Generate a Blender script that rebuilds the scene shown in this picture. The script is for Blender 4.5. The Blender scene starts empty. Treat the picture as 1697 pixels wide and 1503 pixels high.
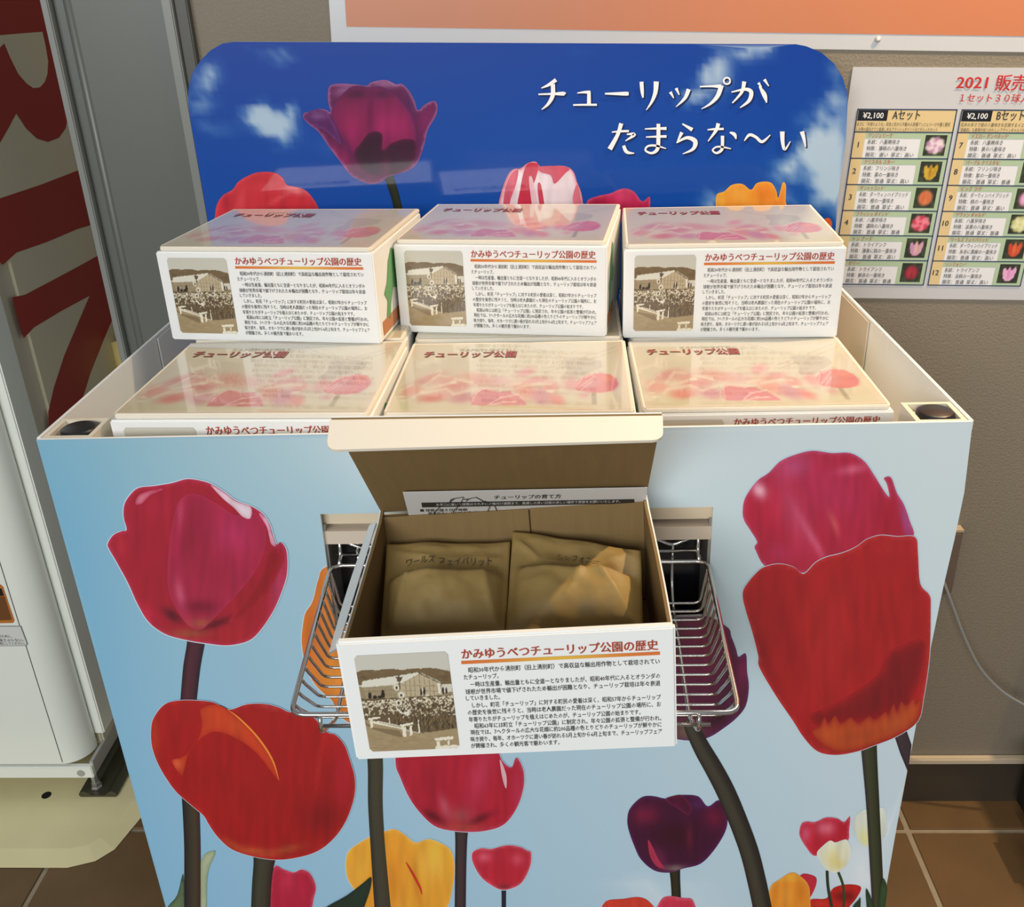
import bpy, bmesh, math, random
import numpy as np
from mathutils import Vector, Matrix, noise
from mathutils.geometry import delaunay_2d_cdt
random.seed(7); np.random.seed(7)
S = bpy.context.scene
COL = S.collection

# ------------------------------------------------------------------ camera, world, lights, exposure
F = 1588.574
PI_, YA, RO = math.radians(25.69529), math.radians(-2.90749), math.radians(-2.25066)
CAM = np.array([0.05271625, -0.96226469, 0.64310747])
cp, sp, cy, sy = math.cos(PI_), math.sin(PI_), math.cos(YA), math.sin(YA)
FWD = np.array([sy*cp, cy*cp, -sp]); RT = np.array([cy, -sy, 0.0]); UP = np.cross(RT, FWD)
cr, sr = math.cos(RO), math.sin(RO)
R_ = cr*RT + sr*UP; U_ = -sr*RT + cr*UP
cd = bpy.data.cameras.new('camera'); cam = bpy.data.objects.new('camera', cd); COL.objects.link(cam)
cd.sensor_fit = 'HORIZONTAL'; cd.sensor_width = 36; cd.lens = F/1697*36; cd.clip_start = .02
cam.matrix_world = Matrix(((R_[0], U_[0], -FWD[0], CAM[0]), (R_[1], U_[1], -FWD[1], CAM[1]), (R_[2], U_[2], -FWD[2], CAM[2]), (0, 0, 0, 1)))
S.camera = cam
S.view_settings.view_transform = 'Standard'; S.view_settings.look = 'None'
S.view_settings.gamma = 1; S.view_settings.use_curve_mapping = False
S.view_settings.exposure = 0.0
W = bpy.data.worlds.new('world'); S.world = W; W.use_nodes = True
W.node_tree.nodes['Background'].inputs[0].default_value = (.93, .97, 1, 1)
W.node_tree.nodes['Background'].inputs[1].default_value = .26

def area(name, loc, target, sx, sy_, power, col, spread=180):
    l = bpy.data.lights.new(name, 'AREA'); l.shape = 'RECTANGLE'; l.size = sx; l.size_y = sy_
    l.energy = power; l.color = col; l.spread = math.radians(spread)
    o = bpy.data.objects.new(name, l); COL.objects.link(o); o.location = loc
    o.rotation_euler = (Vector(target)-Vector(loc)).to_track_quat('-Z', 'Y').to_euler()
    return o
def spot(name, loc, target, power, col, size, blend, rad):
    l = bpy.data.lights.new(name, 'SPOT'); l.energy = power; l.color = col
    l.spot_size = math.radians(size); l.spot_blend = blend; l.shadow_soft_size = rad
    o = bpy.data.objects.new(name, l); COL.objects.link(o); o.location = loc
    o.rotation_euler = (Vector(target)-Vector(loc)).to_track_quat('-Z', 'Y').to_euler()
    return o
area('shop_light_panel', (-1.3, -4.2, 1.6), (0, .3, -.3), 3.0, 1.6, 155, (.97, .99, 1))
area('overhead_light', (.75, .40, 2.1), (.1, .3, 0), .6, .4, 12.5, (1, .91, .78))
spot('ceiling_spotlight', (1.22, .42, 1.62), (.84, .35, -.85), 125, (1, .72, .42), 95, .5, .03)

# ------------------------------------------------------------------ projection helpers (world planes)
def ray(x, y): return FWD + (x-848.5)/F*R_ - (y-751.5)/F*U_
def onY(x, y, Y):
    d = ray(x, y); return CAM + (Y-CAM[1])/d[1]*d
def onX(x, y, X):
    d = ray(x, y); return CAM + (X-CAM[0])/d[0]*d
def onZ(x, y, Z):
    d = ray(x, y); return CAM + (Z-CAM[2])/d[2]*d
def homog(src, dst):
    A = []; b = []
    for (x, y), (u, v) in zip(src, dst):
        A += [[x, y, 1, 0, 0, 0, -u*x, -u*y], [0, 0, 0, x, y, 1, -v*x, -v*y]]; b += [u, v]
    return np.append(np.linalg.solve(np.array(A, float), np.array(b, float)), 1).reshape(3, 3)
def hmap(h, x, y):
    w = h[2][0]*x+h[2][1]*y+h[2][2]
    return (h[0][0]*x+h[0][1]*y+h[0][2])/w, (h[1][0]*x+h[1][1]*y+h[1][2])/w

# ------------------------------------------------------------------ colour and materials
def lin(c):
    c = c/255
    return c/12.92 if c <= .04045 else ((c+.055)/1.055)**2.4
def A(r, g, b, k=1.12):
    return (min(.92, lin(r)*k), min(.92, lin(g)*k), min(.92, lin(b)*k))
MATS = {}
def mat(name, col=(.8, .8, .8), rough=.5, metal=0, coat=0, vcol=False, bump=None, vary=None, spec=.5, coatr=.06):
    if name in MATS: return MATS[name]
    m = bpy.data.materials.new(name); m.use_nodes = True; nt = m.node_tree; b = nt.nodes['Principled BSDF']
    b.inputs['Base Color'].default_value = (*col, 1); b.inputs['Roughness'].default_value = rough
    b.inputs['Metallic'].default_value = metal; b.inputs['Coat Weight'].default_value = coat
    b.inputs['Coat Roughness'].default_value = coatr; b.inputs['Specular IOR Level'].default_value = spec
    src = None
    if vcol:
        a = nt.nodes.new('ShaderNodeVertexColor'); a.layer_name = 'Col'; src = a.outputs[0]
        nt.links.new(src, b.inputs['Base Color'])
    tc = nt.nodes.new('ShaderNodeTexCoord')
    if vary:
        scale, amt, stretch = vary
        mp = nt.nodes.new('ShaderNodeMapping'); mp.inputs['Scale'].default_value = stretch
        nt.links.new(tc.outputs['Object'], mp.inputs[0])
        n = nt.nodes.new('ShaderNodeTexNoise'); n.inputs['Scale'].default_value = scale; n.inputs['Detail'].default_value = 6
        nt.links.new(mp.outputs[0], n.inputs['Vector'])
        r = nt.nodes.new('ShaderNodeMapRange'); r.inputs['From Min'].default_value = .25; r.inputs['From Max'].default_value = .75
        r.inputs['To Min'].default_value = 1-amt; r.inputs['To Max'].default_value = 1+amt
        nt.links.new(n.outputs[0], r.inputs['Value'])
        mx = nt.nodes.new('ShaderNodeVectorMath'); mx.operation = 'SCALE'
        if src: nt.links.new(src, mx.inputs[0])
        else: mx.inputs[0].default_value = col
        nt.links.new(r.outputs[0], mx.inputs['Scale']); nt.links.new(mx.outputs[0], b.inputs['Base Color'])
    if bump:
        scale, st, dist, stretch = bump
        mp = nt.nodes.new('ShaderNodeMapping'); mp.inputs['Scale'].default_value = stretch
        nt.links.new(tc.outputs['Object'], mp.inputs[0])
        n = nt.nodes.new('ShaderNodeTexNoise'); n.inputs['Scale'].default_value = scale; n.inputs['Detail'].default_value = 3
        nt.links.new(mp.outputs[0], n.inputs['Vector'])
        bp = nt.nodes.new('ShaderNodeBump'); bp.inputs['Strength'].default_value = st; bp.inputs['Distance'].default_value = dist
        nt.links.new(n.outputs[0], bp.inputs['Height']); nt.links.new(bp.outputs[0], b.inputs['Normal'])
    MATS[name] = m; return m

M_white = mat('white_card', (.86, .865, .84), .42, coat=.15, coatr=.25, vary=(6, .02, (1, 1, 1)))
M_cream = mat('cream_card_edge', (.80, .74, .62), .5)
M_kraft = mat('kraft_corrugated', (.215, .135, .047), .75, vary=(9, .06, (14, 1, 1)), bump=(30, .25, .001, (9, .5, .5)))
M_bag = mat('kraft_paper', (.36, .245, .082), .55, vary=(14, .05, (1, 1, 1)), bump=(38, .35, .0015, (1, 1, 1)))
M_print = mat('printed_ink', vcol=True, rough=.32, coat=.35, coatr=.12)
M_printlid = mat('printed_gloss_lid', vcol=True, rough=.25, coat=1.0, coatr=.045)
M_printhdr = mat('printed_gloss_board', vcol=True, rough=.35, coat=.3, coatr=.06, spec=.15)
M_paperprint = mat('printed_paper', vcol=True, rough=.6)
M_lam = mat('laminated_print', vcol=True, rough=.3, coat=.5, coatr=.1)
M_ink = mat('black_ink', (.035, .033, .03), .5)
M_red = mat('red_ink', (.42, .06, .025), .45)
M_redlist = mat('bright_red_ink', (.55, .03, .03), .45)
M_whiteink = mat('white_ink', (.85, .85, .83), .4)
M_chrome = mat('chrome_wire', (.62, .61, .58), .16, metal=1)
M_wood = mat('pale_wood', (.66, .56, .40), .55, vary=(8, .08, (1, 14, 1)))
M_blackp = mat('black_plastic', (.012, .012, .013), .35)
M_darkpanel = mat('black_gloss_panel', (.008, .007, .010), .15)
M_steel = mat('grey_steel', (.42, .41, .39), .4, metal=.6)
M_mach = mat('white_enamel', (.84, .87, .80), .3, coat=.3)
M_machs = mat('beige_enamel_side', (.62, .57, .44), .4)
M_redp = mat('dark_red_vinyl', (.36, .014, .012), .35)
M_greym = mat('grey_painted_metal', (.115, .122, .105), .38, vary=(3, .04, (1, 1, 1)))
M_greyl = mat('light_grey_edge', (.22, .225, .205), .35)
M_greyd = mat('dark_grey_jamb', (.07, .067, .055), .45)
M_plate = mat('beige_painted_plate', (.78, .70, .40), .45, vary=(5, .06, (1, 1, 1)))
M_skirt = mat('dark_skirting', (.06, .048, .035), .35)
M_skirtl = mat('light_skirting_lip', (.62, .52, .38), .4)
M_tile = mat('brown_floor_tile', (.14, .076, .027), .55, vary=(7, .14, (1, 1, 1)), bump=(60, .2, .001, (1, 1, 1)))
M_grout = mat('grey_grout', (.33, .27, .19), .8, vary=(40, .1, (1, 1, 1)))
M_yellow = mat('yellow_plastic', (.85, .70, .28), .3, coat=.4)
M_cable = mat('grey_cable', (.27, .28, .28), .4)
M_outlet = mat('brown_outlet_plastic', (.16, .115, .085), .45)
M_orangeposter = mat('orange_poster_paper', (.60, .215, .10), .4, coat=.3)
M_wpaper = mat('white_poster_paper', (.60, .61, .63), .4, coat=.3, coatr=.2, bump=(7, .2, .003, (1, 1, 1)))
M_tan = mat('tan_board', (.62, .52, .41), .6)
M_green = mat('green_ink', (.12, .36, .12), .45)
M_oplast = mat('orange_fabric', (.5, .16, .03), .6)
M_stickero = mat('orange_brown_sticker', (.50, .17, .03), .3)
M_dkbrown = mat('dark_brown_sticker', (.16, .065, .02), .3)

# wallpaper: woven relief
M_wall = bpy.data.materials.new('woven_wallpaper'); M_wall.use_nodes = True
nt = M_wall.node_tree; b = nt.nodes['Principled BSDF']; b.inputs['Roughness'].default_value = .75
tc = nt.nodes.new('ShaderNodeTexCoord'); mp = nt.nodes.new('ShaderNodeMapping')
mp.inputs['Rotation'].default_value = (math.radians(90), 0, 0)
nt.links.new(tc.outputs['Object'], mp.inputs[0])
br = nt.nodes.new('ShaderNodeTexBrick'); br.inputs['Scale'].default_value = 55; br.inputs['Mortar Size'].default_value = .09
br.inputs['Color1'].default_value = (1, 1, 1, 1); br.inputs['Color2'].default_value = (.55, .55, .55, 1); br.inputs['Mortar'].default_value = (0, 0, 0, 1)
br.inputs['Brick Width'].default_value = .22; br.inputs['Row Height'].default_value = .5
n1 = nt.nodes.new('ShaderNodeTexNoise'); n1.inputs['Scale'].default_value = 230
nd = nt.nodes.new('ShaderNodeTexNoise'); nd.inputs['Scale'].default_value = 60
va = nt.nodes.new('ShaderNodeVectorMath'); va.operation = 'MULTIPLY_ADD'; va.inputs[1].default_value = (.012, .012, .012)
nt.links.new(tc.outputs['Object'], nd.inputs['Vector']); nt.links.new(nd.outputs['Color'], va.inputs[0]); nt.links.new(mp.outputs[0], va.inputs[2])
nt.links.new(va.outputs[0], br.inputs['Vector'])
nt.links.new(tc.outputs['Object'], n1.inputs['Vector'])
ad = nt.nodes.new('ShaderNodeMath'); ad.operation = 'ADD'
nt.links.new(br.outputs[0], ad.inputs[0]); nt.links.new(n1.outputs[0], ad.inputs[1])
bp = nt.nodes.new('ShaderNodeBump'); bp.inputs['Strength'].default_value = .45; bp.inputs['Distance'].default_value = .002
nt.links.new(ad.outputs[0], bp.inputs['Height']); nt.links.new(bp.outputs[0], b.inputs['Normal'])
cr_ = nt.nodes.new('ShaderNodeMapRange'); cr_.inputs['From Max'].default_value = 2; cr_.inputs['To Min'].default_value = .82; cr_.inputs['To Max'].default_value = 1.15
sc = nt.nodes.new('ShaderNodeVectorMath'); sc.operation = 'SCALE'; sc.inputs[0].default_value = (.275, .235, .175)
nt.links.new(ad.outputs[0], cr_.inputs['Value']); nt.links.new(cr_.outputs[0], sc.inputs['Scale']); nt.links.new(sc.outputs[0], b.inputs['Base Color'])

# ------------------------------------------------------------------ mesh builder
def empty(name, loc=(0, 0, 0), rz=0):
    o = bpy.data.objects.new(name, None); COL.objects.link(o); o.location = loc; o.rotation_euler = (0, 0, rz)
    o.empty_display_size = .05; return o
def tag(o, label=None, cat=None, group=None, kind=None):
    if label: o['label'] = label
    if cat: o['category'] = cat
    if group: o['group'] = group
    if kind: o['kind'] = kind
    return o
def wloc(p):
    v = Vector((0, 0, 0))
    while p: v += Vector(p.location); p = p.parent
    return v
class MB:
    def __init__(s): s.v = []; s.f = []; s.c = []; s.m = []
    def add(s, vs, fs, col=None, mi=0):
        n = len(s.v); s.v += [tuple(map(float, p)) for p in vs]; s.f += [tuple(n+i for i in f) for f in fs]; s.m += [mi]*len(fs)
        if col is not None: s.c += (col if isinstance(col, list) else [col]*len(vs))
        elif s.c: s.c += [(1, 1, 1)]*len(vs)
        return s
    def box(s, a, b_, col=None, mi=0):
        (x0, y0, z0), (x1, y1, z1) = a, b_
        vs = [(x0, y0, z0), (x1, y0, z0), (x1, y1, z0), (x0, y1, z0), (x0, y0, z1), (x1, y0, z1), (x1, y1, z1), (x0, y1, z1)]
        return s.add(vs, [(0, 3, 2, 1), (4, 5, 6, 7), (0, 1, 5, 4), (1, 2, 6, 5), (2, 3, 7, 6), (3, 0, 4, 7)], col, mi)
    def quad(s, a, b_, c, d, col=None): return s.add([a, b_, c, d], [(0, 1, 2, 3)], col)
    def tube(s, pts, r, n=8):
        pts = [Vector(p) for p in pts]; rings = []
        t0 = (pts[1]-pts[0]).normalized(); ref = Vector((0, 0, 1)) if abs(t0.z) < .9 else Vector((1, 0, 0))
        u = t0.cross(ref).normalized()
        for i, p in enumerate(pts):
            t = (pts[min(i+1, len(pts)-1)]-pts[max(i-1, 0)]).normalized()
            u = (u - t*u.dot(t)).normalized(); w = t.cross(u)
            rings.append([p+(u*math.cos(2*math.pi*k/n)+w*math.sin(2*math.pi*k/n))*r for k in range(n)])
        vs = [q for rg in rings for q in rg]; fs = []
        for i in range(len(pts)-1):
            for k in range(n): fs.append((i*n+k, i*n+(k+1) % n, (i+1)*n+(k+1) % n, (i+1)*n+k))
        fs.append(tuple(range(n-1, -1, -1))); fs.append(tuple((len(pts)-1)*n+k for k in range(n)))
        return s.add(vs, fs)
    def lathe(s, c, prof, n=24, axis='z'):
        vs = []; fs = []
        for r, h in prof:
            for k in range(n):
                a = 2*math.pi*k/n; p = (r*math.cos(a), r*math.sin(a), h)
                if axis == 'y': p = (p[0], p[2], p[1])
                if axis == 'x': p = (p[2], p[0], p[1])
                vs.append((c[0]+p[0], c[1]+p[1], c[2]+p[2]))
        for i in range(len(prof)-1):
            for k in range(n): fs.append((i*n+k, i*n+(k+1) % n, (i+1)*n+(k+1) % n, (i+1)*n+k))
        fs.append(tuple(range(n))); fs.append(tuple((len(prof)-1)*n+k for k in range(n)))
        return s.add(vs, fs)
    def prism(s, poly, d):   # poly: 3D points, d: offset vector
        n = len(poly); P = [Vector(p) for p in poly]; D = Vector(d)
        return s.add(P+[p+D for p in P], [tuple(range(n)), tuple(range(2*n-1, n-1, -1))]+[(i, i+n, (i+1) % n+n, (i+1) % n) for i in range(n)])
    def build(s, name, m, parent=None, world=False, bevel=0, smooth=False, fix=True, seg=2):
        me = bpy.data.meshes.new(name); off = wloc(parent) if (world and parent) else Vector((0, 0, 0))
        me.from_pydata([Vector(p)-off for p in s.v], [], s.f)
        ms = m if isinstance(m, (list, tuple)) else [m]
        for q in ms: me.materials.append(q)
        if len(ms) > 1: me.polygons.foreach_set('material_index', s.m)
        if s.c:
            ca = me.color_attributes.new('Col', 'FLOAT_COLOR', 'POINT')
            arr = np.ones((len(s.v), 4), np.float32); arr[:, :3] = np.array(s.c); ca.data.foreach_set('color', arr.ravel())
        if fix and not s.c:
            bm = bmesh.new(); bm.from_mesh(me); bmesh.ops.recalc_face_normals(bm, faces=bm.faces)
            if bevel: bmesh.ops.bevel(bm, geom=bm.edges[:], offset=bevel, segments=seg, affect='EDGES', clamp_overlap=True)
            bm.to_mesh(me); bm.free()
        if smooth:
            me.polygons.foreach_set('use_smooth', [True]*len(me.polygons))
        o = bpy.data.objects.new(name, me); COL.objects.link(o); o.parent = parent
        return o
def copy_tree(o, parent=None):
    c = o.copy(); COL.objects.link(c); c.parent = parent
    for ch in list(o.children): copy_tree(ch, c)
    return c

# ------------------------------------------------------------------ text
_tc = {}
def glyphs(txt, bold=0.0, res=2):
    key = (txt, bold, res)
    if key in _tc: return _tc[key]
    cu = bpy.data.curves.new('t', 'FONT'); cu.body = txt; cu.size = 1; cu.offset = bold; cu.resolution_u = res; cu.fill_mode = 'FRONT'
    ob = bpy.data.objects.new('t', cu); COL.objects.link(ob)
    bpy.context.view_layer.update()
    me = bpy.data.meshes.new_from_object(ob.evaluated_get(bpy.context.evaluated_depsgraph_get()))
    v = np.zeros(len(me.vertices)*3); me.vertices.foreach_get('co', v); v = v.reshape(-1, 3)[:, :2]
    f = [tuple(p.vertices) for p in me.polygons]
    bpy.data.objects.remove(ob); bpy.data.curves.remove(cu); bpy.data.meshes.remove(me)
    _tc[key] = (v, f); return v, f
def text(mb, txt, p0, p1, height, O, ex, ey, bold=0.0, res=2, shear=0, col=None, base=.08):
    """fit txt between 2D points p0,p1 (baseline) in frame O,ex,ey ; height = em size"""
    v, f = glyphs(txt, 0.0, res)
    if len(v) == 0: return
    lift = np.zeros(len(v))
    if bold > 0:
        n_ = len(v); lift = np.repeat(np.arange(3 if bold > .015 else 2), n_)*.00005; b1 = bold*.9
        sh = ((-b1, 0), (b1, 0), (0, b1*.6)) if bold > .015 else ((-b1, 0), (b1, 0))
        f = [tuple(i+k*n_ for i in q) for k in range(len(sh)) for q in f]
        v = np.concatenate([v+np.array(q) for q in sh])
    x0, x1 = v[:, 0].min(), v[:, 0].max(); w = max(x1-x0, 1e-6)
    L = math.hypot(p1[0]-p0[0], p1[1]-p0[1]); d = ((p1[0]-p0[0])/L, (p1[1]-p0[1])/L)
    if len(txt) <= 2 and txt.isdigit():
        m_ = L/2; L2 = w*height; p0 = (p0[0]+d[0]*(m_-L2/2), p0[1]+d[1]*(m_-L2/2)); L = L2
    O = np.array(O); ex = np.array(ex); ey = np.array(ey); vs = []
    nn = np.cross(ex, ey)
    for (a, c), lf in zip(v, lift):
        X = (a-x0)/w*L+shear*c*height; Y = c*height
        vs.append(O+ex*(p0[0]+d[0]*X-d[1]*Y)+ey*(p0[1]+d[1]*X+d[0]*Y)+nn*lf)
    mb.add(vs, f, col)

# ------------------------------------------------------------------ printed artwork (flat print as coloured inlay)
def smooth_poly(pts, closed=True, n=4):
    P = [np.array(p, float) for p in pts]; out = []; m = len(P)
    rng = range(m) if closed else range(m-1)
    for i in rng:
        if closed: p0, p1, p2, p3 = P[i-1], P[i], P[(i+1) % m], P[(i+2) % m]
        else: p0, p1, p2, p3 = P[max(i-1, 0)], P[i], P[i+1], P[min(i+2, m-1)]
        for k in range(n):
            t = k/n
            out.append(.5*((2*p1)+(-p0+p2)*t+(2*p0-5*p1+4*p2-p3)*t*t+(-p0+3*p1-3*p2+p3)*t**3))
    if not closed: out.append(P[-1])
    return np.array(out)
def inside(poly, X, Y):
    r = np.zeros(X.shape, bool); n = len(poly)
    for i in range(n):
        x1, y1 = poly[i]; x2, y2 = poly[(i+1) % n]
        if y1 == y2: continue
        c = ((y1 > Y) != (y2 > Y)) & (X < (x2-x1)*(Y-y1)/(y2-y1)+x1); r ^= c
    return r
def edge_dist(poly, X, Y):
    d = np.full(X.shape, 1e9); n = len(poly)
    for i in range(n):
        a = poly[i]; e = poly[(i+1) % n]-a; L = e@e+1e-9
        t = np.clip(((X-a[0])*e[0]+(Y-a[1])*e[1])/L, 0, 1)
        d = np.minimum(d, np.hypot(X-a[0]-t*e[0], Y-a[1]-t*e[1]))
    return d
HOLE = np.array([(530.6, 852), (1182, 840), (1171.5, 1021), (556, 1040)])
_lay = 0
def petal(mb, layer, pts, base, plane, blobs=(), rim=None, spacing=6, z=(0, 0, 1), k=1.12, hole=None, smooth=True, n=4, grain=0, clip=None):
    """pts in photo pixels of the traced print, mapped onto the plane of the print"""
    global _lay; _lay += 1; layer = layer+(_lay % 17)*.05
    ox, oy, s = z
    q = np.array([(ox+a/s, oy+b_/s) for a, b_ in pts])
    if smooth: q = smooth_poly(q, True, n)
    if clip is not None: q = clip(q)
    x0, y0 = q.min(0); x1, y1 = q.max(0)
    gx, gy = np.meshgrid(np.arange(x0+spacing/2, x1, spacing), np.arange(y0+spacing/2, y1, spacing)); gx = gx+(np.indices(gx.shape)[0] % 2)*spacing/2
    gx, gy = gx.ravel(), gy.ravel()
    ok = inside(q, gx, gy)
    if ok.any():
        gx, gy = gx[ok], gy[ok]; ok = edge_dist(q, gx, gy) > spacing*.35; gx, gy = gx[ok], gy[ok]
    else: gx = gy = np.zeros(0)
    vs = [Vector(p) for p in q]+[Vector(p) for p in zip(gx, gy)]
    ed = [(i, (i+1) % len(q)) for i in range(len(q))]
    if hole is not None:
        m0 = len(vs); vs += [Vector(p) for p in hole]; ed += [(m0+i, m0+(i+1) % len(hole)) for i in range(len(hole))]
    V, _, Fc, _, _, _ = delaunay_2d_cdt(vs, ed, [], 0, 1e-5)
    V = np.array([(p.x, p.y) for p in V])
    cen = np.array([V[list(f)].mean(0) for f in Fc]); keep = inside(q, cen[:, 0], cen[:, 1])
    if hole is not None: keep &= ~inside(hole, cen[:, 0], cen[:, 1])
    Fc = [f for f, kk in zip(Fc, keep) if kk]
    C = np.tile(np.array(base, float), (len(V), 1))
    for bl in blobs:
        bx, by, rx, ry, col, st = bl[:6]; an = math.radians(bl[6]) if len(bl) > 6 else 0
        bx, by, rx, ry = ox+bx/s, oy+by/s, rx/s, ry/s
        dx, dy = V[:, 0]-bx, V[:, 1]-by
        e = ((dx*math.cos(an)+dy*math.sin(an))/rx)**2+((-dx*math.sin(an)+dy*math.cos(an))/ry)**2
        w = (st*np.exp(-e*1.2))[:, None]; C = C*(1-w)+np.array(col, float)*w
    if rim:
        w = (rim[2] if len(rim) > 2 else .8)*np.exp(-edge_dist(q, V[:, 0], V[:, 1])/rim[1])[:, None]; C = C*(1-w)+np.array(rim[0], float)*w
    if spacing <= 7 and not grain: C = C*(1+.10*np.array([noise.noise(Vector((a*.10+layer, b_*.016, 3))) for a, b_ in V])[:, None])
    if grain:
        C = C*(1+grain*np.array([noise.noise(Vector((a*.09, b_*.09, 3))) for a, b_ in V])[:, None])
    C = np.clip(C, 0, 255)
    fn, nrm = plane
    P = [fn(a, b_)+nrm*(.00018*layer) for a, b_ in V]
    # consistent facing
    out = []
    for f in Fc:
        a, b_, c = P[f[0]], P[f[1]], P[f[2]]
        if np.cross(b_-a, c-a)@nrm < 0: f = tuple(reversed(f))
        out.append(tuple(f))
    mb.add(P, out, [A(*c, k=k) for c in C])
def stem(mb, layer, pts, plane, cols, z=(0, 0, 1), k=1.12, hole=None):
    global _lay; _lay += 1; layer = layer+(_lay % 17)*.05
    ox, oy, s = z
    P = smooth_poly([(a, b_, w) for a, b_, w in pts], False, 6)
    fn, nrm = plane; vs = []; cs = []; m = len(cols)
    for i, (a, b_, w) in enumerate(P):
        d = P[min(i+1, len(P)-1)][:2]-P[max(i-1, 0)][:2]; d = d/np.linalg.norm(d); nx, ny = -d[1], d[0]
        for j in range(m):
            t = (j/(m-1)-.5)*w; vs.append(fn(ox+(a-nx*t)/s, oy+(b_-ny*t)/s)+nrm*.00018*layer); cs.append(A(*cols[j], k=k))
    fs = [(i*m+j, i*m+j+1, (i+1)*m+j+1, (i+1)*m+j) for i in range(len(P)-1) for j in range(m-1)]
    mb.add(vs, fs, cs)
class Raster:
    """tiny procedural painter; canvas in crop pixel coordinates, sampled onto print grids"""
    def __init__(s, w, h, sc, bg):
        s.sc = sc; s.Y, s.X = np.mgrid[0:int(h/sc), 0:int(w/sc)].astype(float); s.X *= sc; s.Y *= sc
        s.c = np.zeros(s.X.shape+(3,)); s.c[:] = bg
    def mix(s, w, col): s.c = s.c*(1-w[..., None])+np.array(col, float)*w[..., None]
    def poly(s, pts, col, a=1, soft=0):
        m = inside(np.array(pts, float), s.X, s.Y).astype(float)*a
        for _ in range(soft):
            m = (m+np.roll(m, 1, 0)+np.roll(m, -1, 0)+np.roll(m, 1, 1)+np.roll(m, -1, 1))/5
        s.mix(m, col)
    def ell(s, cx, cy_, rx, ry, ang, col, a=1, hard=2):
        t = math.radians(ang); dx, dy = s.X-cx, s.Y-cy_
        e = ((dx*math.cos(t)+dy*math.sin(t))/rx)**2+((-dx*math.sin(t)+dy*math.cos(t))/ry)**2
        s.mix(a*np.exp(-np.power(e, hard)), col)
    def line(s, p, q, w, col, a=1):
        p = np.array(p, float); q = np.array(q, float); e = q-p; t = np.clip(((s.X-p[0])*e[0]+(s.Y-p[1])*e[1])/(e@e), 0, 1)
        d = np.hypot(s.X-p[0]-t*e[0], s.Y-p[1]-t*e[1]); s.mix(a*np.clip(1.2-d/w, 0, 1), col)
    def at(s, x, y):
        i = int(min(max(y/s.sc, 0), s.c.shape[0]-1)); j = int(min(max(x/s.sc, 0), s.c.shape[1]-1)); return s.c[i, j]

# ================================================================== SETTING
FZ = -1.0477; YW = .70
def struct(o): return tag(o, kind='structure')
fl = struct(MB().box((-2.4, -1.6, FZ-.03), (2.2, 1.6, FZ-.004)).build('floor', M_grout))
T = .315; gx0 = .812; gy0 = .603
tme = None
for i in range(-10, 4):
    for j in range(-4, 4):
        x0 = gx0+i*T; y0 = gy0+(j-1)*T
        x1, y1 = x0+T, y0+T
        if x0 < -2.4 or x1 > 2.2 or y0 < -1.6 or y1 > 1.6: continue
        if tme is None:
            mb = MB().box((-T/2+.006, -T/2+.006, -.012), (T/2-.006, T/2-.006, 0)); o = mb.build('tile', M_tile, fl, bevel=.0015, seg=1); tme = o.data
        else:
            o = bpy.data.objects.new('tile', tme); COL.objects.link(o); o.parent = fl
        o.location = ((x0+x1)/2, (y0+y1)/2, FZ+random.uniform(-.0004, .0004)); o.rotation_euler = (0, 0, random.uniform(-.002, .002))
wb = struct(MB().box((-.53, YW, FZ-.02), (2.2, YW+.12, 1.5)).build('wall_back', M_wall))
struct(MB().box((-2.3, 1.42, FZ-.02), (-.53, 1.54, 1.5)).build('wall_recess', M_wall))
struct(MB().box((-2.42, -.3, FZ-.02), (-2.3, 1.54, 1.5)).build('wall_left', M_wall))
bb = struct(MB().box((-.52, YW-.012, FZ), (2.2, YW, FZ+.112)).build('baseboard_back', M_skirt))
MB().box((-.52, YW-.016, FZ+.112), (2.2, YW, FZ+.128)).build('skirting_lip', M_skirtl, bb, bevel=.003)
# grey metal partition post between machine and wall
YP = .68
xs = [onY(a, 0, YP)[0] for a in (67, 80, 104, 112, 268, 285, 307)]
pp = struct(empty('partition_post', (xs[3], YP+.05, FZ)))
tag(pp, 'grey painted metal partition post with a vertical rib beside the wallpapered wall')
def vslab(x0, x1, y0, y1, name, m, bev=.002): MB().box((x0, y0, FZ), (x1, y1, 1.45)).build(name, m, pp, world=True, bevel=bev)
vslab(xs[0], xs[1], YP-.004, YP+.06, 'edge_strip', M_greyl)
vslab(xs[1], xs[2], YP+.012, YP+.06, 'recess_panel', M_greym)
MB().tube([((xs[2]+xs[3])/2, YP+.012, FZ), ((xs[2]+xs[3])/2, YP+.012, 1.45)], .009, 12).build('rib', M_greym, pp, world=True, smooth=True)
vslab(xs[3], xs[4]+.002, YP+.006, YP+.06, 'face_panel', M_greym)
vslab(xs[4], xs[5], YP-.006, YP+.06, 'edge_strip', M_greyl)
vslab(xs[5], xs[6]-.0, YP+.004, YP+.07, 'jamb_strip', M_greyd)

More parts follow.
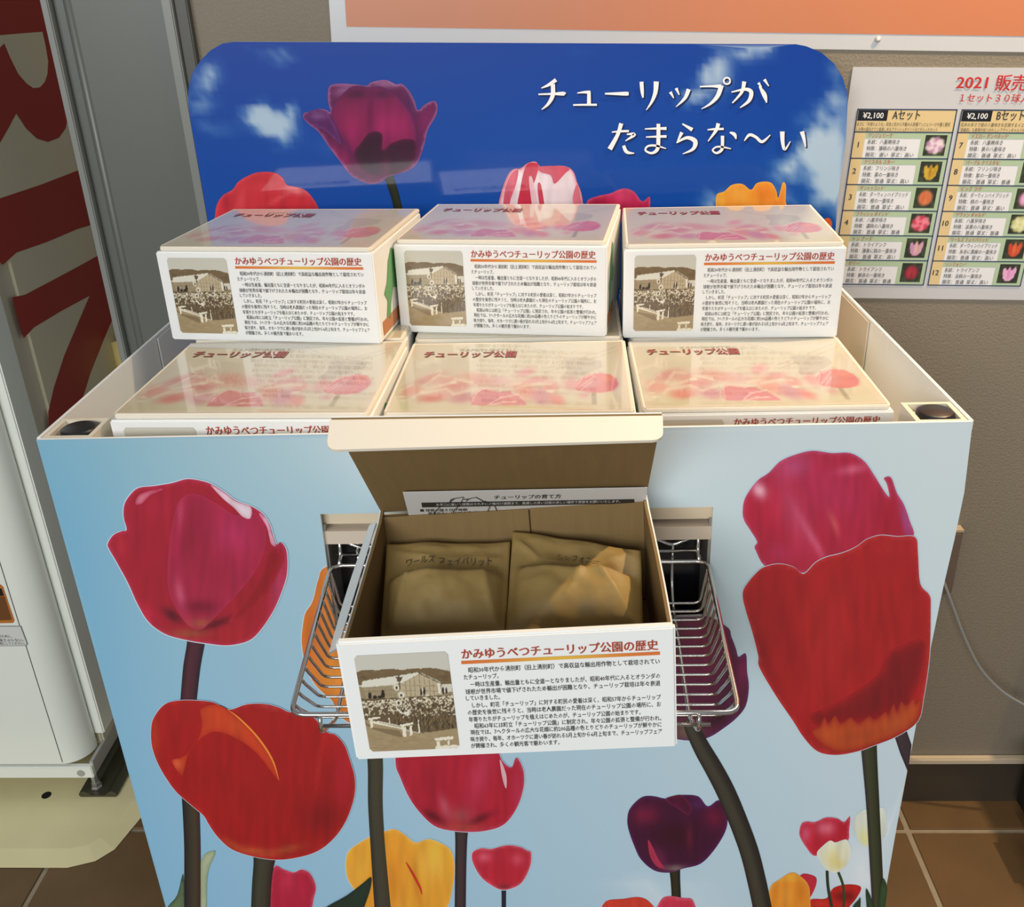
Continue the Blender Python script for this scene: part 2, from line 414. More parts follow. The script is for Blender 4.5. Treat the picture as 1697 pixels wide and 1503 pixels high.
# ------------------------------------------------------------------ wall posters
_b = onY(551.5, 70, YW-.0015); _r = onY(1697, 86.5, YW-.0015); _sl = None
wp = empty('orange_poster', (_b[0], YW-.001, _b[2]));  tag(wp, 'large orange poster with a wide white border taped high on the wall', 'poster')
nW = np.array([0, -1, 0.]); PW = (lambda a, b_: onY(a, b_, YW-.0015), nW)
def wp_pt(a, b_, Y=YW-.0015): return onY(a, b_, Y)
bl = wp_pt(551.5, 70); br_ = wp_pt(1697, 86.5); x1 = 2.0; top = 1.35
zr = br_[2]+(br_[2]-bl[2])/(br_[0]-bl[0])*(x1-br_[0])
zi_l = wp_pt(573, 43)[2]; 
MB().prism([(bl[0]-.002, YW-.0005, bl[2]-.0), (x1, YW-.0005, bl[2]), (x1, YW-.0005, top), (bl[0]-.002, YW-.0005, top)], (0, -.001, 0)).build('white_border', M_wpaper, wp, world=True)
wp.rotation_euler = (0, math.atan2(_b[2]-wp_pt(1697, 86.5)[2], wp_pt(1697, 86.5)[0]-_b[0]), 0)
il = wp_pt(573, 43)
MB().prism([(il[0], YW-.0016, il[2]), (x1-.05, YW-.0016, il[2]), (x1-.05, YW-.0016, top-.05), (il[0], YW-.0016, top-.05)], (0, -.0004, 0)).build('orange_sheet', M_orangeposter, wp, world=True)
for a, b_ in ((1455, 65),):
    p = wp_pt(a, b_); p = (p[0], 0, p[2]+math.tan(wp.rotation_euler[1])*(p[0]-_b[0])); MB().lathe((p[0], YW-.0026, p[2]), [(.0, -.002), (.004, -.0015), (.005, .001)], 12, 'y').build('poster_pin', mat('clear_pin', (.55, .52, .48), .3), wp, world=True, smooth=True)

# price list
_a = onY(1421.6, 181, YW-.002); _c = onY(1586, 182, YW-.002)
PL = empty('price_list_sheet', (_a[0], YW-.001, _a[2])); tag(PL, 'laminated white price list sheet with two yellow and green tables of flowers', 'price list')
_ts = (_a[2]-_c[2])/(_c[0]-_a[0])
def unt(p): return np.array((p[0], p[1], p[2]+_ts*(p[0]-_a[0])))
c0 = unt(wp_pt(1411, 111)); zb_ = unt(wp_pt(1697, 497))[2]; plx1 = 1.02
MB().prism([(c0[0], YW-.0005, zb_), (plx1, YW-.0005, zb_), (plx1, YW-.0005, c0[2]), (c0[0], YW-.0005, c0[2])], (0, -.0012, 0)).build('sheet', mat('laminated_paper', (.60, .60, .615), .3, coat=.5, coatr=.12, bump=(5, .25, .004, (.5, 1, 3))), PL, world=True)
YL = YW-.0021
def lp(a, b_): return onY(a, b_, YL)
tA = (lp(1421.6, 181), lp(1586, 182)); 
rows = [unt(lp(1421, y))[2] for y in (181, 218.5)]+[unt(lp(1400, y))[2] for y in (262, 305.5, 348.5, 389.5, 430.5, 470.5)]
tw = tA[1][0]-tA[0][0]; tAx = tA[0][0]; tBx = lp(1594.5, 182)[0]
tabm = MB(); inkm = MB(); redm = MB(); whm = MB(); pics = MB()
cY, cG, cN = A(214, 190, 140), A(170, 190, 158), A(40, 60, 90)
def rect(mb, x0, z0, x1, z1, y, col=None): mb.add([(x0, y, z0), (x1, y, z0), (x1, y, z1), (x0, y, z1)], [(0, 1, 2, 3)], col)
flowers = [('アンジェリーク', '八重晩咲き', '薄桃の八重咲き', '遅い', '高い', (190, 140, 180), (235, 215, 220), 'rose'),
 ('クリスタル スター', 'フリンジ咲き', '黄の一重咲き', '普通', '高い', (205, 165, 50), (150, 110, 30), 'cup'),
 ('ザントゥコット', 'ダーウィンハイブリッド', '橙の一重咲き', '普通', '高い', (215, 125, 80), (190, 90, 50), 'egg'),
 ('フラッシュ ポイント', '八重早咲き', '濃桃の八重咲き', '普通', '普通', (200, 60, 80), (235, 130, 150), 'rose'),
 ('トン ブース', 'トライアンフ', '薄黄に桃の一重咲き', '普通', '高い', (195, 140, 175), (220, 190, 150), 'cup'),
 ('カリー', 'トライアンフ', '鮮赤の一重咲き', '普通', '普通', (140, 35, 50), (190, 60, 75), 'egg'),
 ('イエロー ポンペネッテ', '八重晩咲き', '黄の八重咲き', '普通', '高い', (210, 200, 90), (230, 225, 150), 'rose'),
 ('パープル クリスタル', 'フリンジ咲き', '紫の一重咲き', '普通', '普通', (120, 50, 110), (80, 30, 80), 'cup'),
 ('ビッグ ラヴ', 'ダーウィンハイブリッド', '桃の一重咲き', '普通', '高い', (210, 130, 175), (230, 200, 215), 'egg'),
 ('アヴァン ギャルド', '八重早咲き', '淡黄の八重咲き', '普通', '普通', (205, 200, 130), (225, 225, 180), 'rose'),
 ('ワールズ フェイバリット', 'ダーウィンハイブリッド', '朱赤に黄縁の一重咲き', '普通', '高い', (190, 70, 45), (225, 120, 60), 'cup'),
 ('シンフォニー', 'トライアンフ', '淡桃の一重咲き', '普通', '高い', (225, 170, 205), (205, 130, 180), 'cup')]
O0 = np.array((0, YL-.0006, 0)); EX = np.array((1, 0, 0)); EZ = np.array((0, 0, 1))
for ti, tx in enumerate((tAx, tBx)):
    rect(tabm, tx, rows[-1], tx+tw, rows[0], YL, A(222, 222, 224))
    rect(tabm, tx, rows[1], tx+tw, rows[0], YL-.0002, cY)
    rect(tabm, tx, rows[-1], tx+tw*.118, rows[1], YL-.0003, cY)
    hh = rows[0]-rows[1]
    rect(tabm, tx+tw*.01, rows[0]-hh*.5, tx+tw*.31, rows[0]-hh*.03, YL-.0004, A(22, 24, 30))
    text(whm, '¥2,100', (tx+tw*.06, rows[0]-hh*.39), (tx+tw*.27, rows[0]-hh*.39), hh*.36, O0-EX*0, EX, EZ, .02)
    text(inkm, 'ABセット'[ti]+'セット', (tx+tw*.36, rows[0]-hh*.42), (tx+tw*.64, rows[0]-hh*.42), hh*.5, O0, EX, EZ, .02)
    for li, tt in enumerate((('まさに「天使のような」花色と形から不動の人気種アンジェリークや蕾と開花', 'した時の面白さで２度楽しめるフラッシュポイントなどが入ったセット'), ('花弁の多さで他の八重咲きを圧倒するイエローポンペネッテや', '「前衛的」な表現が似つかわしいアヴァンギャルドが入ったセット'))[ti]):
        text(inkm, tt, (tx+tw*.015, rows[0]-hh*(.72+.23*li)), (tx+tw*(.96-.12*li), rows[0]-hh*(.72+.23*li)), hh*.19, O0, EX, EZ, .0)
    for r in range(6):
        zt_, zb2 = rows[r+1], rows[r+2]; h = zt_-zb2; nm, kei, toku, kai, kusa, c1, c2, kind = flowers[ti*6+r]
        rect(tabm, tx+tw*.118, zt_-h*.24, tx+tw, zt_, YL-.0002, cG)
        rect(tabm, tx+tw*.69, zb2, tx+tw, zt_-h*.24, YL-.0002, cG)
        num = str(ti*6+r+1)
        cxn = tx+tw*.059; wn = tw*(.030 if len(num) == 1 else .065)
        text(inkm, num, (cxn-wn/2, zb2+h*.42), (cxn+wn/2, zb2+h*.42), h*.30, O0, EX, EZ, .02)
        text(redm, '‘'+nm+'’', (tx+tw*.14, zt_-h*.2), (tx+tw*(.14+.031*(len(nm)+1.4)), zt_-h*.2), h*.19, O0, EX, EZ, .008)
        for li, tt in enumerate(('系統：'+kei, '特徴：'+toku, '開花：'+kai+'  草丈：'+kusa)):
            zz = zt_-h*(.44+.245*li); text(inkm, tt, (tx+tw*.15, zz), (tx+tw*min(.15+.041*len(tt), .66), zz), h*.19, O0, EX, EZ, .004)
        # thumbnail picture
        n = 22; ra = Raster(100, 100, 1, (45, 48, 36))
        rs = random.Random(r+ti*6)
        for _ in range(14): ra.ell(rs.random()*100, rs.random()*100, 8, 20, rs.random()*180, (70, 80, 50), .5)
        if kind == 'rose':
            for q in range(9): ra.ell(50+26*math.cos(q*.7), 50+24*math.sin(q*.7), 20, 16, q*40, c1 if q % 2 else c2, .9, 3)
            ra.ell(50, 50, 22, 18, 0, c2, .8, 2); ra.ell(50, 52, 9, 8, 0, c1, .8, 2)
        elif kind == 'egg':
            ra.ell(50, 50, 34, 38, 0, c1, 1, 4); ra.ell(40, 48, 12, 32, 8, c2, .6, 2); ra.ell(64, 50, 10, 30, -8, c2, .5, 2)
        else:
            ra.poly([(18, 25), (28, 18), (38, 34), (50, 14), (62, 34), (78, 12), (84, 30), (78, 70), (60, 90), (40, 90), (24, 70)], c1, 1, 1)
            ra.ell(50, 50, 9, 34, 0, c2, .7, 2); ra.ell(70, 50, 8, 30, 15, c2, .4, 2)
        xx0, xx1, z0, z1 = tx+tw*.735, tx+tw*.955, zb2+h*.12, zt_-h*.1
        vs = [(xx0+(xx1-xx0)*i/n, YL-.0004, z0+(z1-z0)*j/n) for j in range(n+1) for i in range(n+1)]
        cs = [A(*ra.at(100*i/n, 100-100*j/n)) for j in range(n+1) for i in range(n+1)]
        pics = MB(); pics.add(vs, [(j*(n+1)+i, j*(n+1)+i+1, (j+1)*(n+1)+i+1, (j+1)*(n+1)+i) for j in range(n) for i in range(n)], cs); pics.build('flower_picture', M_lam, PL, world=True)
    lw = .0009
    for zz in rows: rect(tabm, tx-lw, zz-lw, tx+tw+lw, zz+lw, YL-.0005, cN)
    for xx in (tx, tx+tw): rect(tabm, xx-lw, rows[-1], xx+lw, rows[0], YL-.0005, cN)
a = unt(lp(1582, 146)); b2 = unt(lp(1634, 146)); text(redm, '2021', (a[0], a[2]), (b2[0], a[2]), .024, O0, EX, EZ, .025)
a = unt(lp(1647, 148)); text(redm, '販売球根一覧', (a[0], a[2]), (a[0]+.15, a[2]), .026, O0, EX, EZ, .02)
a = unt(lp(1589, 168)); text(redm, '１セット３０球入り（各セット）', (a[0], a[2]), (a[0]+.2, a[2]), .0145, O0, EX, EZ, .015)
tabm.build('printed_table', M_lam, PL, world=True); inkm.build('black_lettering', M_ink, PL, world=True)
redm.build('red_lettering', M_redlist, PL, world=True); whm.build('white_lettering', M_whiteink, PL, world=True); 
PL.rotation_euler = (0, math.atan2(_a[2]-_c[2], _c[0]-_a[0]), 0)

# ------------------------------------------------------------------ header board
YB = .62
HB = empty('header_board', (0, YB, FZ)); tag(HB, 'tall blue sky header board with purple tulip and white Japanese title behind the cartons', 'sign board')
arc = [(1385, 376), (1390, 316), (1401.6, 233), (1405.3, 160), (1403, 150), (1396, 128), (1382, 105), (1361, 87), (1336, 76.5), (1318, 73), (389, 69), (369, 72), (349.5, 83), (333, 99.5), (320, 119), (313, 142), (311.5, 165), (315, 195)]
def hb(a, b_): return onY(a, b_, YB)
nH = np.array([0, -1, 0.]); PH = (hb, nH)
ol = [hb(*p) for p in arc]; xr = ol[0][0]; xl = ol[-1][0]
outl = [np.array((xl+.001, YB, FZ+.002)), np.array((xr, YB, FZ+.002))]+ol[:]
MB().prism([p+np.array((0, .0002, 0)) for p in outl], (0, .005, 0)).build('board', M_white, HB, world=True)
# printed sky
q = np.array([(p[0], p[2]) for p in outl]); sp_ = .009
gx, gz = np.meshgrid(np.arange(q[:, 0].min(), q[:, 0].max(), sp_), np.arange(.05, q[:, 1].max(), sp_)); gx, gz = gx.ravel(), gz.ravel()
ok = inside(q, gx, gz); gx, gz = gx[ok], gz[ok]
V, _, Fc, _, _, _ = delaunay_2d_cdt([Vector(p) for p in q]+[Vector(p) for p in zip(gx, gz)], [(i, (i+1) % len(q)) for i in range(len(q))], [], 0, 1e-6)
def projpx(P):
    d = np.array(P)-CAM; zz = d@FWD; return 848.5+F*(d@R_)/zz, 751.5-F*(d@U_)/zz
clouds = [(345, 125, 22, 26, 1.0), (330, 175, 30, 14, .7), (360, 215, 40, 14, .35), (440, 195, 30, 18, 1.1), (470, 215, 26, 22, 1.1), (485, 185, 10, 14, .8), (470, 95, 26, 10, .55), (430, 85, 20, 8, .3), (545, 240, 30, 14, .25),
 (1235, 85, 40, 16, 1.0), (1190, 120, 26, 26, 1.0), (1160, 160, 34, 14, .6), (1255, 72, 30, 10, 1), (1385, 175, 26, 30, 1.0), (1360, 230, 40, 34, 1.1), (1330, 270, 36, 30, 1.0), (1385, 290, 30, 60, 1.2), (1300, 290, 26, 20, .4), (1345, 320, 60, 22, .9), (1385, 120, 16, 20, .5), (960, 85, 40, 14, .16), (1190, 330, 40, 16, .9)]
cs = []
for p in V:
    X, Y = projpx((p.x, YB, p.y)); t = min(max((Y-70)/290, 0), 1)
    c = np.array((22, 66, 156.))*(1-t)+np.array((10, 76, 165.))*t
    n_ = noise.fractal(Vector((X*.02, Y*.024, 1.3)), 1.0, 2.0, 5)
    n2 = noise.fractal(Vector((X*.045, Y*.06, 8.3)), 1.0, 2.0, 4)
    d = 0
    for cx_, cy_, rx, ry, st in clouds:
        d += st*math.exp(-(((X-cx_+n_*16)/rx)**2+((Y-cy_+n2*12)/ry)**2))
    d = min(max(d*(.75+.6*n_), 0), 1); d = d*d*(3-2*d)
    c = c*(1-.85*d)+np.array((205, 222, 228.))*.85*d
    cs.append(A(*c, k=1.0))
keep = [f for f in Fc if inside(q, np.array([sum(V[i].x for i in f)/3]), np.array([sum(V[i].y for i in f)/3]))[0]]
P3 = [(p.x, YB-.0003, p.y) for p in V]
keep = [f if np.cross(np.array(P3[f[1]])-P3[f[0]], np.array(P3[f[2]])-P3[f[0]])[1] < 0 else tuple(reversed(f)) for f in keep]
MB().add(P3, keep, cs).build('printed_sky', M_printhdr, HB, world=True)
Z1 = (300, 50, 3.030); Z2 = (820, 50, 2.828)
L0 = 4
def flower(name, label, parent, m=M_print):
    return MB(), (lambda mb: tag(mb.build(name, m, parent, world=True), label))
# purple tulip
mb = MB()
stem(mb, L0, [(1040, 725, 46), (1062, 790, 44), (1080, 850, 42), (1100, 940, 42)], PH, [(20, 25, 15), (35, 40, 20), (45, 45, 25), (25, 30, 20)], Z1)
petal(mb, L0+1, [(615, 440), (620, 415), (655, 410), (690, 395), (730, 400), (752, 412), (740, 360), (740, 300), (755, 275), (800, 268), (850, 270), (900, 275), (935, 278), (960, 260), (1030, 250), (1078, 272), (1110, 270), (1150, 310), (1175, 360), (1190, 402), (1230, 370), (1272, 355), (1288, 380), (1280, 430), (1240, 500), (1220, 580), (1190, 660), (1150, 700), (1080, 725), (1040, 735), (1000, 765), (940, 770), (890, 750), (850, 725), (800, 660), (740, 580), (690, 510), (640, 470)],
      (88, 24, 70), PH, [(700, 440, 60, 50, (90, 35, 95), .8), (820, 300, 60, 26, (165, 120, 165), .6, -20), (1030, 270, 80, 22, (170, 125, 165), .6), (1150, 380, 40, 70, (80, 30, 80), .7), (1230, 440, 40, 80, (120, 30, 85), .8, 20), (800, 640, 90, 50, (140, 30, 80), .8, 50), (950, 750, 70, 18, (110, 45, 80), .7)], rim=((190, 140, 185), 2.0, .5), z=Z1, spacing=5)
petal(mb, L0+2, [(755, 410), (790, 345), (850, 288), (900, 278), (945, 288), (1000, 282), (1060, 310), (1120, 370), (1165, 440), (1182, 530), (1170, 620), (1130, 700), (1040, 730), (940, 730), (880, 650), (820, 560), (775, 480)],
      (118, 24, 72), PH, [(880, 320, 60, 30, (60, 15, 50), .8), (1010, 320, 60, 26, (60, 20, 60), .7), (1060, 480, 120, 90, (158, 32, 92), .8), (860, 480, 60, 110, (150, 28, 84), .7), (950, 400, 20, 110, (95, 15, 60), .6), (820, 560, 20, 80, (90, 15, 60), .6, -30)], rim=((90, 25, 85), 3, .8), z=Z1, spacing=5)
petal(mb, L0+3, [(868, 620), (900, 570), (950, 512), (1010, 520), (1012, 600), (1060, 565), (1130, 545), (1178, 560), (1175, 640), (1125, 700), (1040, 728), (950, 728), (900, 690)], (50, 15, 38), PH, [(1120, 620, 50, 50, (62, 12, 45), .7), (1030, 690, 30, 60, (100, 20, 60), .6)], rim=((95, 18, 58), 2.5, .8), z=Z1, spacing=5)
petal(mb, L0+3, [(618, 440), (640, 412), (690, 396), (735, 420), (775, 480), (805, 570), (770, 545), (720, 500), (670, 480)], (80, 28, 85), PH, [(690, 430, 50, 20, (150, 110, 160), .5)], rim=((120, 60, 120), 1.5, .5), z=Z1, spacing=5)
tag(mb.build('printed_tulip', M_printhdr, HB, world=True), 'printed purple tulip with long dark stem')
mb = MB()
petal(mb, L0, [(172, 935), (180, 880), (210, 830), (260, 800), (290, 760), (350, 725), (400, 712), (470, 715), (510, 740), (530, 775), (570, 785), (620, 800), (660, 840), (690, 895), (700, 990), (400, 1010), (172, 990)], (200, 45, 55), PH, [(300, 860, 25, 70, (225, 80, 85), .6, 10), (420, 790, 90, 30, (215, 60, 65), .6), (570, 800, 70, 22, (240, 150, 150), .8, 10), (230, 870, 20, 60, (150, 25, 45), .6), (500, 840, 80, 12, (225, 90, 95), .6, -30)], rim=((225, 90, 95), 2, .5), z=Z1, spacing=5)
tag(mb.build('printed_tulip', M_printhdr, HB, world=True), 'printed red tulip at the left of the board')
mb = MB()
petal(mb, L0, [(15, 830), (30, 760), (60, 680), (90, 650), (120, 648), (150, 625), (190, 615), (215, 640), (260, 650), (290, 635), (340, 640), (370, 665), (385, 710), (405, 760), (415, 830), (415, 890), (15, 890)], (232, 212, 214), PH, [(60, 740, 30, 60, (215, 120, 135), .5)], rim=((190, 60, 80), 2.5, .7), z=Z2, spacing=5)
for qi, (pl, c) in enumerate((([(40, 830), (50, 740), (80, 670), (110, 655), (100, 720), (75, 790), (65, 840)], (205, 85, 105)), ([(110, 840), (120, 740), (140, 650), (165, 622), (205, 632), (190, 700), (170, 760), (190, 850)], (195, 45, 70)), ([(205, 640), (300, 636), (350, 648), (330, 670), (280, 720), (262, 680), (215, 665)], (200, 75, 95)), ([(200, 730), (215, 720), (230, 800), (235, 860), (215, 850)], (200, 60, 80)), ([(385, 720), (400, 780), (412, 850), (385, 850), (365, 790)], (215, 110, 125)), ([(160, 700), (175, 690), (190, 760), (200, 850), (180, 850)], (225, 180, 185)))):
    petal(mb, L0+1+qi*.4, pl, c, PH, z=Z2, spacing=6)
tag(mb.build('printed_tulip', M_printhdr, HB, world=True), 'printed white and red striped tulip')
mb = MB()
petal(mb, L0, [(430, 830), (438, 795), (490, 775), (540, 765), (600, 742), (650, 755), (690, 802), (725, 780), (727, 830), (725, 890), (430, 890)], (180, 32, 70), PH, [(600, 780, 60, 40, (215, 70, 110), .7), (480, 810, 50, 30, (150, 20, 55), .6)], rim=((225, 110, 140), 2, .5), z=Z2, spacing=5)
tag(mb.build('printed_tulip', M_printhdr, HB, world=True), 'printed magenta tulip half hidden by a carton')
mb = MB()
petal(mb, L0, [(1035, 825), (1040, 770), (1075, 755), (1110, 725), (1160, 720), (1200, 748), (1230, 715), (1290, 712), (1318, 750), (1328, 785), (1348, 715), (1364, 728), (1362, 800), (1360, 890), (1035, 890)], (232, 140, 45), PH, [(1140, 770, 50, 40, (240, 175, 70), .7), (1270, 770, 40, 40, (225, 120, 40), .7), (1060, 800, 25, 40, (235, 185, 60), .6), (1345, 780, 15, 40, (225, 110, 45), .7)], rim=((245, 190, 80), 2, .5), z=Z2, spacing=5)
tag(mb.build('printed_tulip', M_printhdr, HB, world=True), 'printed orange tulip at the right of the board'); mb = MB()
petal(mb, L0, [(1540, 890), (1565, 880), (1580, 905), (1570, 935), (1545, 930)], (215, 90, 40), PH, z=Z2, spacing=5)
tag(mb.build('printed_tulip', M_printhdr, HB, world=True), 'tip of a printed orange tulip at the lower right edge')
# title lettering, brush strokes
ST = [[(287, 232, 15), (252, 256, 11), (218, 271, 3)], [(204, 300, 5), (270, 298, 8), (322, 297, 15), (331, 300, 3)], [(272, 252, 16), (271, 305, 16), (250, 345, 11), (220, 371, 3)],
 [(386, 294, 3), (420, 290, 9), (447, 291, 14)], [(441, 288, 13), (441, 345, 15)], [(367, 350, 6), (420, 349, 7), (478, 349, 8)],
 [(516, 297, 6), (560, 297, 10), (612, 297, 15), (627, 297, 12)],
 [(687, 241, 15), (690, 285, 13), (694, 316, 5)], [(756, 240, 20), (752, 290, 16), (735, 335, 10), (709, 374, 2)],
 [(822, 289, 12), (838, 318, 3)], [(849, 271, 12), (864, 303, 3)], [(908, 276, 16), (890, 318, 12), (848, 359, 2)],
 [(960, 264, 5), (1020, 262, 8), (1060, 263, 17)], [(1061, 258, 18), (1043, 308, 16), (1008, 345, 9), (968, 368, 2)],
 [(1108, 290, 4), (1150, 280, 8), (1182, 277, 13), (1201, 292, 16), (1190, 330, 13), (1148, 363, 3)], [(1168, 240, 16), (1156, 290, 11), (1112, 341, 4)], [(1238, 262, 5), (1262, 302, 18), (1273, 340, 3)], [(1234, 246, 11), (1250, 268, 3)], [(1262, 230, 12), (1283, 262, 3)],
 [(548, 477, 4), (590, 473, 8), (628, 472, 8)], [(592, 436, 16), (575, 490, 14), (538, 557, 19)], [(618, 487, 4), (654, 488, 13), (612, 518, 3)], [(603, 540, 12), (618, 570, 13), (653, 576, 3)],
 [(703, 462, 4), (760, 460, 8), (804, 460, 12)], [(708, 500, 4), (760, 498, 8), (804, 497, 10)], [(766, 438, 14), (766, 500, 15), (762, 555, 14), (735, 575, 9), (706, 563, 7), (716, 543, 7), (752, 540, 8), (802, 554, 3)],
 [(878, 438, 5), (925, 466, 15)], [(876, 478, 14), (852, 528, 3)], [(852, 526, 5), (900, 503, 12), (938, 520, 18), (928, 556, 12), (880, 579, 2)],
 [(996, 466, 4), (1030, 463, 8), (1072, 462, 8)], [(1047, 436, 15), (1035, 470, 12), (998, 520, 3)], [(1100, 478, 5), (1122, 488, 14), (1130, 510, 3)], [(1066, 494, 13), (1066, 530, 12), (1062, 560, 11), (1038, 575, 8), (1020, 562, 6), (1036, 547, 6), (1062, 546, 7), (1106, 555, 3)],
 [(1168, 518, 3), (1192, 490, 11), (1222, 500, 11), (1252, 522, 11), (1290, 490, 3)],
 [(1346, 474, 18), (1348, 525, 14), (1358, 558, 9), (1384, 520, 3)], [(1438, 474, 17), (1448, 510, 12), (1456, 547, 3)]]
for (dx, dy, dw, col, nm, lay, lb) in ((5, 6, 5, (22, 40, 84), 'lettering_shadow', 8, None), (0, 0, 1, (244, 246, 244), 'title_lettering', 10, 'white brush-style Japanese title in two lines')):
    mb = MB()
    for si, s_ in enumerate(ST): stem(mb, lay+(si % 7)*.12, [(a+dx, b_+dy, w*1.15+dw) for a, b_, w in s_], PH, [col, col], Z2, k=1.15)
    ring = [(1087+dx+15*math.cos(t), 237+dy+15*math.sin(t), 7+dw) for t in np.linspace(0, 2*math.pi, 14)]
    stem(mb, lay+.9, ring, PH, [col, col], Z2, k=1.15)
    o = mb.build(nm, M_printhdr if lb is None else mat('white_title_ink', vcol=True, rough=.4), HB, world=True)
    if lb: tag(o, lb)

# ================================================================== DISPLAY STAND
ZT = .2074; XL = -.5325; XR = .5036
DS = empty('display_stand', (0, .3, FZ)); tag(DS, 'tall cardboard display stand with printed tulip front and open top tray', 'display stand')
def fp(a, b_): return onY(a, b_, 0.0)
nF = np.array([0, -1, 0.]); PF = (lambda a, b_: onY(a, b_, -.0003), nF)
rightedge = [fp(*p) for p in ((1612, 699), (1598, 816), (1582, 893), (1563, 974), (1544, 1066), (1524, 1170), (1511, 1240), (1500, 1290), (1463, 1503))]
tl = fp(60, 729)
foot_r = rightedge[-1].copy(); foot_r[2] = FZ+.01
outline = [tl, np.array((tl[0]+.001, 0, FZ+.01)), foot_r]+rightedge[::-1]
oq = np.array([(p[0], p[2]) for p in outline]); hq = np.array([(fp(*p)[0], fp(*p)[2]) for p in HOLE])
sp_ = .014
gx, gz = np.meshgrid(np.arange(oq[:, 0].min()+.005, oq[:, 0].max(), sp_), np.arange(-.5, oq[:, 1].max(), sp_)); gx, gz = gx.ravel(), gz.ravel()
ok = inside(oq, gx, gz); gx, gz = gx[ok], gz[ok]
vs = [Vector(p) for p in oq]+[Vector(p) for p in hq]+[Vector(p) for p in zip(gx, gz)]
no = len(oq); ed = [(i, (i+1) % no) for i in range(no)]+[(no+i, no+(i+1) % 4) for i in range(4)]
V, _, Fc, _, _, _ = delaunay_2d_cdt(vs, ed, [], 0, 1e-6)
cen = np.array([[sum(V[i].x for i in f)/3, sum(V[i].y for i in f)/3] for f in Fc])
kp = inside(oq, cen[:, 0], cen[:, 1]) & ~inside(hq, cen[:, 0], cen[:, 1])
Fc = [f for f, k_ in zip(Fc, kp) if k_]
def skycol(X, Y):
    u = min(max((X-60)/1500, 0), 1); v = min(max((Y-700)/800, 0), 1)
    tlc, trc, blc, brc = np.array((120, 166, 182.)), np.array((206, 216, 216.)), np.array((112, 170, 208.)), np.array((196, 214, 222.))
    g = u**.75
    c = (tlc*(1-g)+trc*g)*(1-v)+(blc*(1-g)+brc*g)*v
    # pale haze top middle, clouds low right
    w = .75*math.exp(-((X-900)/420)**2-((Y-700)/170)**2); c = c*(1-w)+np.array((205, 212, 216.))*w
    w = .5*math.exp(-((X-90)/120)**2-((Y-1000)/300)**2); c = c*(1-w)+np.array((100, 162, 200.))*w
    n_ = noise.fractal(Vector((X*.012, Y*.02, 5)), 1.0, 2.0, 5)
    d = 0
    for cx_, cy_, rx, ry, st in ((1110, 1500, 90, 30, .9), (1440, 1440, 60, 50, 1), (1500, 1370, 40, 30, .8), (1330, 1500, 90, 24, .6), (870, 1510, 200, 14, .7)):
        d += st*math.exp(-(((X-cx_)/rx)**2+((Y-cy_+n_*14)/ry)**2))
    d = min(max(d*(.8+.5*n_), 0), 1); return c*(1-d)+np.array((232, 234, 236.))*d
P3 = [(p.x, 0, p.y) for p in V]; cs = [A(*skycol(*projpx(p)), k=1.14) for p in P3]
Fc = [f if np.cross(np.array(P3[f[1]])-P3[f[0]], np.array(P3[f[2]])-P3[f[0]])[1] < 0 else tuple(reversed(f)) for f in Fc]
front = None
# panel body: card with opening, 4 mm thick
mbp = MB()
P4 = [(p[0], .0004, p[2]) for p in P3]; P5 = [(p[0], .0045, p[2]) for p in P3]
mbp.add(P4, Fc); mbp.add(P5, [tuple(reversed(f)) for f in Fc])
from collections import Counter
ec = Counter(); dirn = {}
for f in Fc:
    for i in range(3):
        a_, b_ = f[i], f[(i+1) % 3]; ec[(min(a_, b_), max(a_, b_))] += 1; dirn[(min(a_, b_), max(a_, b_))] = (a_, b_)
sidef = [(dirn[e][1], dirn[e][0], dirn[e][0]+len(P4), dirn[e][1]+len(P4)) for e, c_ in ec.items() if c_ == 1]
mbp.f += sidef; mbp.m += [0]*len(sidef)
front = mbp.build('front_panel', M_white, DS, world=True, fix=False)
MB().add([(p[0], 0, p[2]) for p in P3], Fc, cs).build('printed_sky', M_print, front, world=True)

ZA = (60, 700, 3.006); ZB = (220, 1100, 3.394); ZC = (620, 1230, 2.737); ZD = (1100, 700, 2.592); ZE = (1180, 1150, 3.282); ZL = (480, 840, 3.856); ZR = (1080, 840, 3.856)
def done(mb, label): return tag(mb.build('printed_tulip', M_print, front, world=True), label)
GR = [(40, 45, 35), (66, 62, 50), (70, 62, 52), (38, 34, 34)]; WH = (225, 232, 235)
# halo helper: pale fringe under a petal
def halo(mb, layer, pts, z, w=5, col=(186, 208, 220), hole=None):
    w = w*.75
    q = np.array(pts, float); c = q.mean(0); d = q-c; L = np.linalg.norm(d, axis=1)[:, None]
    petal(mb, layer, [tuple(p) for p in (q+d/L*w)], col, PF, z=z, spacing=14, hole=hole)
# --- hidden orange tulip behind basket
mb = MB()
o_pts = [(542, 938), (528, 959), (521.5, 985), (516, 1001), (506, 1016), (502, 1037), (500, 1060), (503, 1086), (511, 1112), (521.5, 1133), (537, 1149), (550, 1160), (558, 1176), (575, 1195), (630, 1215), (700, 1205), (735, 1160), (745, 1080), (735, 1000), (700, 930), (620, 915)]
halo(mb, 1, o_pts, (0, 0, 1), 2.2, hole=HOLE)
petal(mb, 2, o_pts, (205, 115, 40), PF, [(515, 1060, 20, 60, (190, 95, 35), .6), (560, 1120, 40, 50, (225, 150, 60), .6), (545, 1170, 20, 20, (160, 75, 30), .5)], z=(0, 0, 1), hole=HOLE, spacing=7)
done(mb, 'printed orange tulip behind the wire basket'); mb = MB()
stem(mb, 3, [(618, 1205, 27), (622, 1268, 25), (622, 1330, 24), (626, 1400, 24), (634, 1503, 27), (636, 1530, 27)], PF, [(35, 38, 32), (62, 62, 50), (66, 60, 48), (55, 52, 35)])
